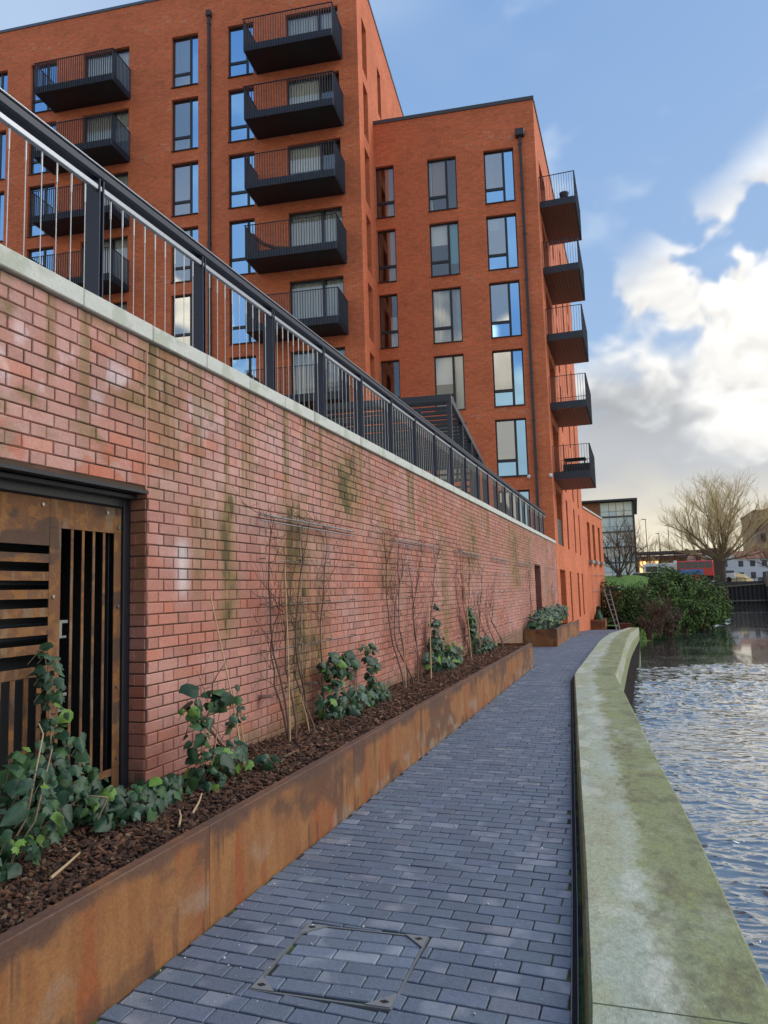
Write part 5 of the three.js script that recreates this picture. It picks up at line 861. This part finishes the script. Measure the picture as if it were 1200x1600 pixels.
// shrubs on the bank: many small leaves over twigs, with gaps
const bushMats = [[0.024, 0.046, 0.018], [0.05, 0.088, 0.032], [0.085, 0.135, 0.048], [0.13, 0.21, 0.05]].map((c) => new THREE.MeshPhysicalMaterial({ roughness: 0.95, specularIntensity: 0.15, side: THREE.DoubleSide, color: new THREE.Color().setRGB(...c) }));
function shrub(name, label, blobs, seed, size, mats, density, twig) {
  const t = thing(name, label, 'shrub', null, [0, 0, 0]), R = rng(seed), o = new THREE.Object3D(), lists = mats.map(() => []), sg = new GB();
  for (const [x, y, z, rx, ry, rz] of blobs) {
    const n = Math.round(density * (rx * ry + ry * rz + rx * rz) * 12);
    for (let i = 0; i < n; i++) {
      let a, b, c, l; do { a = R() * 2 - 1; b = R() * 2 - 1; c = R() * 2 - 1; l = a * a + b * b + c * c; } while (l > 1 || l < 0.02);
      const s = Math.pow(l, -0.5) * (0.55 + 0.5 * Math.pow(R(), 0.5)) , w = 0.62 + 0.76 * n3(a * s * 2.6 + x, b * s * 2.6, c * s * 2.6 + z); a *= s * w; b *= s * w; c *= s * w;
      if (n3((x + a * rx) * 1.7, (y + b * ry) * 1.7, (z + c * rz) * 1.7) < 0.32) continue;
      leafPose(o, [x + a * rx, y + b * ry, z + c * rz], [a + (R() - 0.5) * 1.2, b + 0.4 + (R() - 0.5) * 1.2, c - 0.2 + (R() - 0.5) * 1.2], size * (0.5 + R()), R);
      lists[Math.floor(R() * mats.length)].push(o.matrix.clone());
    }
    for (let i = 0; i < twig; i++) { const a = R() * 6.28, e = R(); sg.tube([[x + (R() - 0.5) * rx * 0.4, y - ry * 0.95, z + (R() - 0.5) * rz * 0.4], [x + Math.cos(a) * rx * 0.5 * e, y, z + Math.sin(a) * rz * 0.5], [x + Math.cos(a) * rx * (0.8 + 0.3 * e), y + ry * (0.4 + 0.7 * R()), z + Math.sin(a) * rz]], 0.03, 0.008, 4, { open: 1 }); }
  }
  lists.forEach((l, k) => { if (!l.length) return; const im = new THREE.InstancedMesh(leafGeo[k % 3], mats[k], l.length); l.forEach((m, i) => im.setMatrixAt(i, m)); im.name = 'foliage'; im.castShadow = im.receiveShadow = true; im.userData.kind = 'stuff'; t.add(im); });
  if (sg.p.length) put('branches', sg, twigMat, t).userData.kind = 'stuff';
  return t;
}
const [g0, g1, g2, g3] = bushMats;
shrub('dark_hedge', 'dense dark green hedge just past the end of the river wall', [[-1.2, 0.25, 55, 1.25, 1.6, 1.5], [-0.1, 0.2, 54.6, 0.95, 1.55, 1.3], [-0.6, -1.0, 53.8, 1.4, 1.1, 1.0], [-2.4, 0.3, 56, 1.0, 1.5, 1.4]], 401, 0.10, [g0, g0, g1, g2], 34, 14);
shrub('ivy_thicket', 'tall ivy covered thicket in the middle of the bank', [[1.6, 0.7, 60, 1.5, 1.7, 1.6], [3.0, 0.9, 62, 1.5, 1.6, 1.6], [2.1, 1.9, 62, 1.2, 1.2, 1.4], [4.4, 0.2, 63, 1.3, 1.5, 1.4], [0.8, -0.2, 57, 1.1, 1.4, 1.2], [3.2, -0.8, 59.5, 1.8, 1.3, 1.2], [4.6, -1.0, 62, 1.4, 1.1, 1.2], [1.6, -1.0, 56.5, 1.4, 1.0, 1.0]], 407, 0.13, [g0, g1, g1, g2, g3], 24, 16);
shrub('brown_bramble', 'brown leafless bramble drooping to the water by the wall end', [[1.2, -0.5, 51.8, 1.0, 1.25, 0.8], [1.9, -1.0, 53, 0.9, 1.0, 0.8], [0.6, -1.2, 51.0, 0.7, 0.8, 0.6]], 411, 0.08, [0, 1, 2].map((k) => std({ c: [[0.07, 0.045, 0.03], [0.11, 0.075, 0.045], [0.085, 0.09, 0.04]][k], roughness: 0.9, side: THREE.DoubleSide })), 14, 90);
shrub('bright_shrub', 'bright green rounded shrub nearest the far quay', [[5.5, 0.6, 67, 1.3, 1.35, 1.3], [6.3, -0.5, 67.5, 1.0, 1.4, 1.1], [5.2, -0.8, 66, 1.2, 1.2, 1.0]], 417, 0.13, [g0, g1, g2, g3, g3], 26, 8);
shrub('bank_shrub', 'loose mid green shrub between the thicket and the bright shrub', [[4.7, 0.4, 68, 1.2, 1.6, 1.3], [3.9, 1.0, 70, 1.4, 1.4, 1.3]], 419, 0.13, [g0, g1, g2], 22, 10);
shrub('hanging_scrub', 'thin brown hanging scrub at the edge of the bright shrub', [[6.9, -0.2, 69, 0.45, 1.4, 0.7]], 423, 0.10, [std({ c: [0.12, 0.08, 0.06], roughness: 0.9, side: THREE.DoubleSide })], 9, 50);
shrub('roadside_hedge', 'low dark hedge on the grass slope behind the thicket', [[1.5, 2.0, 84, 1.6, 0.9, 1.2], [3.6, 2.0, 86, 1.6, 1.0, 1.2], [-1, 1.9, 88, 1.4, 0.8, 1.2], [6, 1.9, 90, 1.6, 0.9, 1.2]], 429, 0.24, [g0, g1, g1], 7, 3);
const barkPale = std({ c: [0.28, 0.21, 0.12], roughness: 0.9 }), barkDark = std({ c: [0.085, 0.06, 0.045], roughness: 0.9 }), twigPale = std({ c: [0.62, 0.48, 0.26], roughness: 0.9 }), twigDark = std({ c: [0.16, 0.10, 0.07], roughness: 0.9 });
// bare trees
function bareTree(label, base, limbs, seed, lvls, col, colTwig, trunkPts, r0) {
  const t = thing('bare_tree', label, 'tree', null, [0, 0, 0]), R = rng(seed), big = new GB(), fine = new GB();
  put('trunk', new GB().tube(trunkPts, r0, r0 * 1.12, 10), barkDark, t);
  const grow = (p, d, L, r, lvl) => {
    const n = lvl > 2 ? 5 : 3, pts = [p]; let q = p, v = d;
    for (let i = 0; i < n; i++) { v = [v[0] + (R() - 0.5) * 0.28, v[1] + (R() - 0.40) * 0.24, v[2] + (R() - 0.5) * 0.28]; const l = Math.hypot(...v); v = v.map((e) => e / l); q = q.map((e, k) => e + v[k] * L / n); pts.push(q); }
    (lvl > lvls - 2 ? big : fine).tube(pts, r, r * 0.45, lvl > lvls - 2 ? 7 : 4, { open: 1 });
    if (lvl <= 0) return;
    const m = lvl === lvls ? 8 : lvl > 1 ? 6 : 5;
    for (let k = 0; k < m; k++) { const i = 1 + Math.floor(R() * n), a = R() * 6.28, s = 0.62, dd = [v[0] + Math.cos(a) * s, v[1] + 0.18 + (R() - 0.5) * 0.5, v[2] + Math.sin(a) * s]; grow(pts[Math.min(i, n)], dd, L * (0.42 + R() * 0.24), r * (lvl === lvls ? 0.34 : 0.44), lvl - 1); }
  };
  for (const [d, L, r] of limbs) grow(base, d, L, r, lvls);
  put('limbs', big, col, t); put('crown', fine, colTwig, t).userData.kind = 'stuff'; return t;
}
bareTree('large pollarded bare plane tree with a wide pale crown on the far quay', [11.8, 4.6, 119.5], [[[-0.95, 0.62, 0.1], 6.18, 0.23], [[-0.62, 0.9, -0.3], 6.82, 0.22], [[-0.35, 1.0, 0.3], 6.98, 0.20], [[-0.1, 1.0, -0.2], 7.31, 0.22], [[0.14, 1.0, 0.3], 7.31, 0.20], [[0.4, 1.0, -0.1], 6.98, 0.22], [[0.7, 0.85, 0.2], 6.66, 0.22], [[1.0, 0.5, 0.0], 6.18, 0.22], [[-1.0, 0.28, 0.3], 5.20, 0.16], [[0.9, 0.22, -0.3], 4.87, 0.16], [[0.2, 0.9, -0.5], 6.18, 0.18], [[-0.3, 0.9, 0.6], 6.18, 0.18]], 501, 4, std({ c: [0.19, 0.14, 0.075], roughness: 0.9 }), twigPale, [[11.7, 1.3, 119.5], [11.7, 2.4, 119.5], [11.65, 3.6, 119.5], [11.8, 4.7, 119.5]], 0.85);
bareTree('many stemmed dark bare tree on the grass slope before the glass building', [-1.5, 2.5, 75], [[[-0.45, 1, 0], 2.9, 0.10], [[-0.2, 1, 0.3], 3.3, 0.10], [[0.05, 1, -0.2], 3.4, 0.10], [[0.3, 1, 0.2], 3.2, 0.10], [[0.6, 0.9, 0], 2.8, 0.09], [[-0.8, 0.7, 0], 2.4, 0.08]], 509, 3, barkDark, twigDark, [[-1.5, 1.0, 75], [-1.5, 1.8, 75], [-1.5, 2.6, 75]], 0.26);
bareTree('thin leaning bare sapling beside the many stemmed tree', [-0.75, 2.4, 77], [[[0.35, 1, 0], 3.0, 0.08], [[-0.1, 1, 0], 2.8, 0.07], [[0.8, 0.8, 0.2], 2.2, 0.06]], 513, 3, barkDark, twigDark, [[-1.2, 0.9, 77], [-0.95, 1.7, 77], [-0.72, 2.5, 77]], 0.14);
for (const [x, z, s, l] of [[-8, 128, 521, 'small hazy bare tree behind the corner of the flats'], [3.0, 150, 527, 'slender bare tree in front of the warm lit shopfront'], [24, 150, 531, 'russet bare tree beside the white houses'], [30, 140, 537, 'broad russet bare tree at the right edge of the far bank']])
  bareTree(l, [x, 3.2, z], [[[-0.5, 1, 0], 4.2, 0.14], [[0, 1, 0.2], 4.8, 0.14], [[0.5, 1, 0], 4.2, 0.14], [[0.9, 0.7, 0], 3.6, 0.12], [[-0.9, 0.7, 0], 3.6, 0.12]], s, 3, barkDark, s > 530 ? std({ c: [0.24, 0.13, 0.07], roughness: 0.9 }) : twigPale, [[x, 1.4, z], [x, 2.4, z], [x, 3.3, z]], 0.24);

// ------------------------------------------------------------------ far buildings and street
{
  const t = thing('glass_office', 'pale glass office block with brick flank and flat oversailing roof', 'office building', null, [0, 0, 0]), Z = 150;
  put('brick_wall', new GB().box(-30, -5.9, -1, 17.55, Z, Z + 30), std({ c: [0.30, 0.12, 0.06], roughness: 0.9 }), t);
  put('core_wall', new GB().box(-5.896, 0.1, -1, 17.4, Z + 0.5, Z + 30), std({ c: [0.30, 0.33, 0.30], roughness: 0.8 }), t);
  put('roof', new GB().box(-30, 1.1, 17.6, 17.95, Z - 1.2, Z + 31), roofMat, t);
  const gm = [[0.74, 0.84, 0.74], [0.84, 0.86, 0.72], [0.64, 0.78, 0.78]].map((c) => new THREE.MeshPhysicalMaterial({ color: new THREE.Color().setRGB(...c), roughness: 0.3, ior: 1.6 })), R = rng(61), xs = [-5.8, -4.2, -2.9, -1.45, 0.05];  // pane colours painted pale for the bright sky they reflect
  for (let k = 0; k < 5; k++) { const y = 2.9 + k * 2.95; for (let i = 0; i < 4; i++) for (const [a, b] of [[0.12, 0.95], [1.03, 2.72]]) put('pane', new GB().box(xs[i] + 0.06, xs[i + 1] - 0.06, y + a, y + b, Z + 0.2, Z + 0.3), gm[Math.floor(R() * 3)], t); put('floor_band', new GB().box(-5.85, 0.3, y - 0.16, y + 0.06, Z - 0.05, Z + 0.45), std({ c: [0.12, 0.13, 0.14], roughness: 0.6 }), t); }
  for (const x of xs) put('mullion', new GB().box(x - 0.05, x + 0.05, 2.6, 17.5, Z + 0.1, Z + 0.35), paleMetal, t); put('corner_post', new GB().box(0.1, 0.45, -1, 17.5, Z - 0.1, Z + 0.5), sillMat, t);
  const lit = std({ c: [0.5, 0.35, 0.15], emissive: new THREE.Color(1.0, 0.62, 0.25), emissiveIntensity: 0.55, roughness: 0.6 });
  const s = thing('lit_shopfront', 'warm lit single storey shopfront beside the glass office', 'shop', null, [0, 0, 0]); put('roof', new GB().box(0.5, 9.5, 6.3, 6.7, 151, 170), std({ c: [0.12, 0.08, 0.06], roughness: 0.8 }), s); put('wall', new GB().box(0.6, 9.4, 0, 6.29, 152.4, 169), std({ c: [0.34, 0.2, 0.1], roughness: 0.9 }), s);
  for (let i = 0; i < 5; i++) put('lit_window', new GB().box(0.8 + i * 0.72, 1.36 + i * 0.72, 3.0, 5.9, 152.2, 152.38), lit, s);
  for (let i = 0; i < 6; i++) put('lit_window', new GB().box(-5.6 + i * 0.9, -4.9 + i * 0.9, 0.4, 2.4, Z + 0.2, Z + 0.3), lit, t);
}
{
  const hw = std({ c: [0.66, 0.68, 0.72], roughness: 0.9 }), tile = std({ c: [0.24, 0.10, 0.06], roughness: 0.9 });
  const house = (label, x0, x1, h, z, rf) => { const t = thing('white_house', label, 'house', null, [0, 0, 0]); put('wall', new GB().box(x0, x1, 0, h, z, z + 9), hw, t); const r = new GB(), m = z + 4.5; r.face([[x0 - 0.3, h, z - 0.3], [x1 + 0.3, h, z - 0.3], [x1 + 0.3, h + rf, m], [x0 - 0.3, h + rf, m]], [0, 1, -1]); r.face([[x0 - 0.3, h, z + 9.3], [x1 + 0.3, h, z + 9.3], [x1 + 0.3, h + rf, m], [x0 - 0.3, h + rf, m]], [0, 1, 1]); for (const x of [x0, x1]) r.face([[x, h, z], [x, h, z + 9], [x, h + rf, m]], [x === x0 ? -1 : 1, 0, 0]); put('roof', r, tile, t); put('chimney', new GB().box((x0 + x1) / 2, (x0 + x1) / 2 + 0.8, h + rf - 0.6, h + rf + 0.9, m - 0.4, m + 0.4), tile, t);
    const n = Math.floor((x1 - x0) / 2.2); for (let k = 0; k < n; k++) for (const y of [2.2, 4.6]) if (y + 1.2 < h) { const a = x0 + 0.7 + k * 2.2; const w = put('window', new GB().box(a, a + 0.9, y, y + 1.2, z - 0.06, z - 0.004), frameMat, t); put('pane', new GB().box(a + 0.08, a + 0.82, y + 0.08, y + 1.12, z - 0.075, z - 0.061), std({ c: [0.05, 0.06, 0.08], roughness: 0.1 }), w); } };
  house('tall white rendered house behind the plane tree trunk', 14.2, 19.4, 7.2, 168, 1.6); house('long white house with dark windows at the right of the tree', 19.6, 27.8, 6.2, 170, 1.8); house('white house end seen left of the plane tree trunk', 8.6, 12.4, 6.6, 172, 1.5);
  const b = thing('brown_mill', 'tall brown brick building behind the tree at the right edge', 'building', null, [0, 0, 0]); put('wall', new GB().box(29, 60, 0, 18.6, 205, 230), std({ c: [0.30, 0.20, 0.14], roughness: 0.95 }), b); put('roof', new GB().box(28.8, 60.2, 18.601, 19.2, 204.8, 230), tile, b); for (let k = 0; k < 8; k++) for (let j = 0; j < 4; j++) put('window', new GB().box(30 + k * 2.4, 31.1 + k * 2.4, 4 + j * 3.6, 6 + j * 3.6, 204.9, 204.996), frameMat, b);
  const tr = thing('terrace_row', 'row of low reddish roofed houses behind the bus', 'building', null, [0, 0, 0]); put('wall', new GB().box(-2, 16, 0, 6.0, 190, 200), std({ c: [0.36, 0.22, 0.16], roughness: 0.9 }), tr); put('roof', new GB().face([[-2.3, 6, 189.7], [16.3, 6, 189.7], [16.3, 8.4, 195], [-2.3, 8.4, 195]], [0, 1, -1]), tile, tr);
}
{ // single deck bus
  const t = thing('red_bus', 'red bus with a blue side panel parked behind the bank', 'bus', null, [7.8, 1.3, 112.5]), red = std({ c: [0.55, 0.035, 0.03], roughness: 0.25 }), blue = std({ c: [0.05, 0.16, 0.50], roughness: 0.3 }), glass = std({ c: [0.06, 0.07, 0.08], roughness: 0.08 }), white = std({ c: [0.7, 0.7, 0.7], roughness: 0.3 });
  put('body', new GB(false).cbox(-2.6, 2.4, 0.5, 3.3, -1.2, 1.2, 0.16), red, t); put('side_panel', new GB(false).box(-2.3, 1.0, 1.35, 2.1, 1.204, 1.215), blue, t); put('front_pillar', new GB(false).cbox(-2.66, -2.3, 0.55, 3.4, -1.1, 1.24, 0.08), white, t);
  for (let k = 0; k < 5; k++) put('window', new GB(false).box(-2.15 + k * 0.88, -1.35 + k * 0.88, 2.25, 3.15, 1.204, 1.22), glass, t); for (const x of [-1.4, 1.5]) { const w = new THREE.CylinderGeometry(0.48, 0.48, 0.3, 18); w.rotateX(Math.PI / 2); w.translate(x, 0.48, 1.1); put('wheel', w, darkVoid, t); }
  put('skirt', new GB(false).box(0.6, 2.3, 0.6, 1.2, 1.204, 1.214), darkVoid, t);
}
function van(name, label, cat, x, y, z, s, c, group) {
  const t = thing(name, label, cat, group, [x, y, z]); t.scale.setScalar(s); const m = std({ c, roughness: 0.25 }), gl = std({ c: [0.04, 0.05, 0.06], roughness: 0.08 });
  put('body', new GB(false).cbox(-2.2, 2.2, 0.35, 1.2, -0.9, 0.9, 0.1), m, t); put('cab', new GB(false).cbox(-1.6, 2.15, 1.15, cat === 'car' ? 1.55 : 2.3, -0.82, 0.82, 0.12), cat === 'car' ? gl : m, t); put('window', new GB(false).box(-1.4, cat === 'car' ? 1.9 : -0.2, cat === 'car' ? 1.22 : 1.4, cat === 'car' ? 1.45 : 2.0, 0.825, 0.84), gl, t);
  put('roof', new GB(false).cbox(-1.35, 1.9, cat === 'car' ? 1.52 : 2.25, cat === 'car' ? 1.6 : 2.33, -0.75, 0.75, 0.03), m, t);
  for (const wx of [-1.4, 1.4]) for (const wz of [-0.8, 0.8]) { const w = new THREE.CylinderGeometry(0.34, 0.34, 0.2, 14); w.rotateX(Math.PI / 2); w.translate(wx, 0.34, wz); put('wheel', w, darkVoid, t); }
}
van('parked_car', 'red car glimpsed between the brick wing and the dark hedge', 'car', -3.4, -0.1, 63, 1, [0.40, 0.03, 0.03]);
van('white_van', 'large white van standing left of the bus', 'van', 3.4, 1.5, 122, 1.35, [0.7, 0.71, 0.72]);
van('parked_car', 'white car parked on the road right of the bus', 'car', 12.2, 1.5, 130, 1.2, [0.68, 0.69, 0.7]);
van('parked_car', 'pale car half hidden below the lit shopfront', 'car', 1.2, 1.5, 106, 1, [0.6, 0.55, 0.45]);
{
  const t = thing('bus_gantry', 'dark flat roofed bus station canopy on thin posts', 'canopy', null, [0, 0, 0]); put('roof', new GB().box(0.2, 12.5, 6.3, 6.75, 128, 133), std({ c: [0.10, 0.07, 0.065], roughness: 0.8 }), t); put('fascia', new GB().box(0.2, 12.5, 5.85, 6.0, 127.9, 128.1), std({ c: [0.10, 0.05, 0.05], roughness: 0.8 }), t); for (const x of [2.2, 6.0, 9.2, 12]) put('post', new GB().box(x, x + 0.16, 1.4, 6.3, 128, 128.16), barkDark, t);
  for (const x of [5.6, 9.3]) put('pier', new GB().box(x, x + 0.7, 1.4, 5.84, 128.2, 128.9), std({ c: [0.34, 0.10, 0.07], roughness: 0.9 }), t);
  [[2.05, 130, 12.2], [4.6, 150, 11], [6.3, 150, 12.5], [8.6, 150, 12], [10.6, 150, 11.5]].forEach(([x, z, h], i) => { const l = thing('lamp_post', ['nearest tall lamp post left of the bus', 'second slim lamp post over the canopy', 'third slim lamp post over the canopy', 'fourth slim lamp post over the canopy', 'fifth slim lamp post next to the plane tree'][i], 'lamp post', 'lamp posts above the canopy', [0, 0, 0]); put('pole', new GB().tube([[x, 1.4, z], [x, h, z]], 0.09, 0.05, 6), barkDark, l); put('lamp_head', new GB().cbox(x - 0.6, x + 0.1, h - 0.05, h + 0.06, z - 0.12, z + 0.12, 0.03), barkDark, l); });
  const c = thing('red_bollard', 'red cone shaped bollard between the bus and the tree trunk', 'bollard', null, [8.5, 0.9, 108]); put('body', new THREE.LatheGeometry([[0.32, 0], [0.3, 0.08], [0.16, 0.1], [0.12, 1.3], [0.0, 1.36]].map((q) => new THREE.Vector2(...q)), 14), std({ c: [0.6, 0.05, 0.03], roughness: 0.5 }), c); put('band', new THREE.CylinderGeometry(0.15, 0.155, 0.2, 14).translate(0, 0.75, 0), std({ c: [0.7, 0.7, 0.7], roughness: 0.5 }), c);
  const sg = new THREE.SphereGeometry(1, 28, 14, 0, 6.2832, 0, 1.5708), p = sg.attributes.position; for (let i = 0; i < p.count; i++) { const k = 0.85 + 0.35 * n3(p.getX(i) * 2.1 + 4, p.getY(i) * 3, p.getZ(i) * 2.1); p.setXYZ(i, p.getX(i) * k * 1.9, p.getY(i) * k * 1.3, p.getZ(i) * k * 1.3); } sg.computeVertexNormals();
  const h = put('sand_heap', sg, std({ c: [0.62, 0.47, 0.24], roughness: 1, bumpMap: every(grain, 0.3), bumpScale: 0.05 })); h.position.set(15.9, 1.48, -134); tag(h, 'pale yellow heap of sand right of the plane tree trunk', 'sand heap');
}
{ // metal ladder frame and low plinth at the end of the path
  const t = thing('metal_ladder', 'grey metal ladder frame leaning by the far small planter', 'ladder', null, [0, 0, 0]); for (const d of [0, 0.34]) put('rail', new GB().bar([-1.95 + d, 1.3, 49.2], [-1.30 + d * 0.55, -1.2, 48.7], 0.06, 0.05), paleMetal, t); for (let k = 1; k < 8; k++) { const f = k / 8; put('rung', new GB().bar([lerp(-1.95, -1.30, f), lerp(1.3, -1.2, f), lerp(49.2, 48.7, f)], [lerp(-1.61, -1.11, f), lerp(1.3, -1.2, f), lerp(49.2, 48.7, f)], 0.03, 0.03), paleMetal, t); }
  tag(put('brick_plinth', new GB().cbox(-1.25, -0.45, -1.25, -0.85, 50.0, 50.4, 0.02), std({ c: [0.12, 0.04, 0.03], roughness: 0.9 })), 'low dark red brick plinth closing the end of the path', 'plinth');
  for (const [x, z, l] of [[6.4, 73, 'white gull floating on the water, larger of the two'], [7.6, 75.5, 'white gull floating on the water, smaller of the two']]) {
    const s = x < 7 ? 1.5 : 1.1, u = thing('gull', l, 'bird', null, [x, -2.02, z]); u.scale.setScalar(s); const w = std({ c: [0.78, 0.78, 0.76], roughness: 0.8 });
    const b = new THREE.SphereGeometry(0.2, 16, 12); b.scale(1.5, 0.75, 0.8); b.translate(0, 0.1, 0); const nk = new THREE.SphereGeometry(0.08, 12, 10); nk.scale(1, 1.5, 1); nk.translate(-0.25, 0.24, 0); const hd = new THREE.SphereGeometry(0.075, 12, 10); hd.translate(-0.29, 0.34, 0); put('body', mergeGeometries([b, nk, hd]), w, u); put('beak', new THREE.ConeGeometry(0.02, 0.09, 6).rotateZ(Math.PI / 2).translate(-0.39, 0.33, 0), std({ c: [0.6, 0.35, 0.05] }), u); put('tail', new THREE.ConeGeometry(0.09, 0.24, 8).rotateZ(-Math.PI / 2).translate(0.36, 0.14, 0), std({ c: [0.2, 0.2, 0.22] }), u);
  }
}
renderer.render(scene, camera);
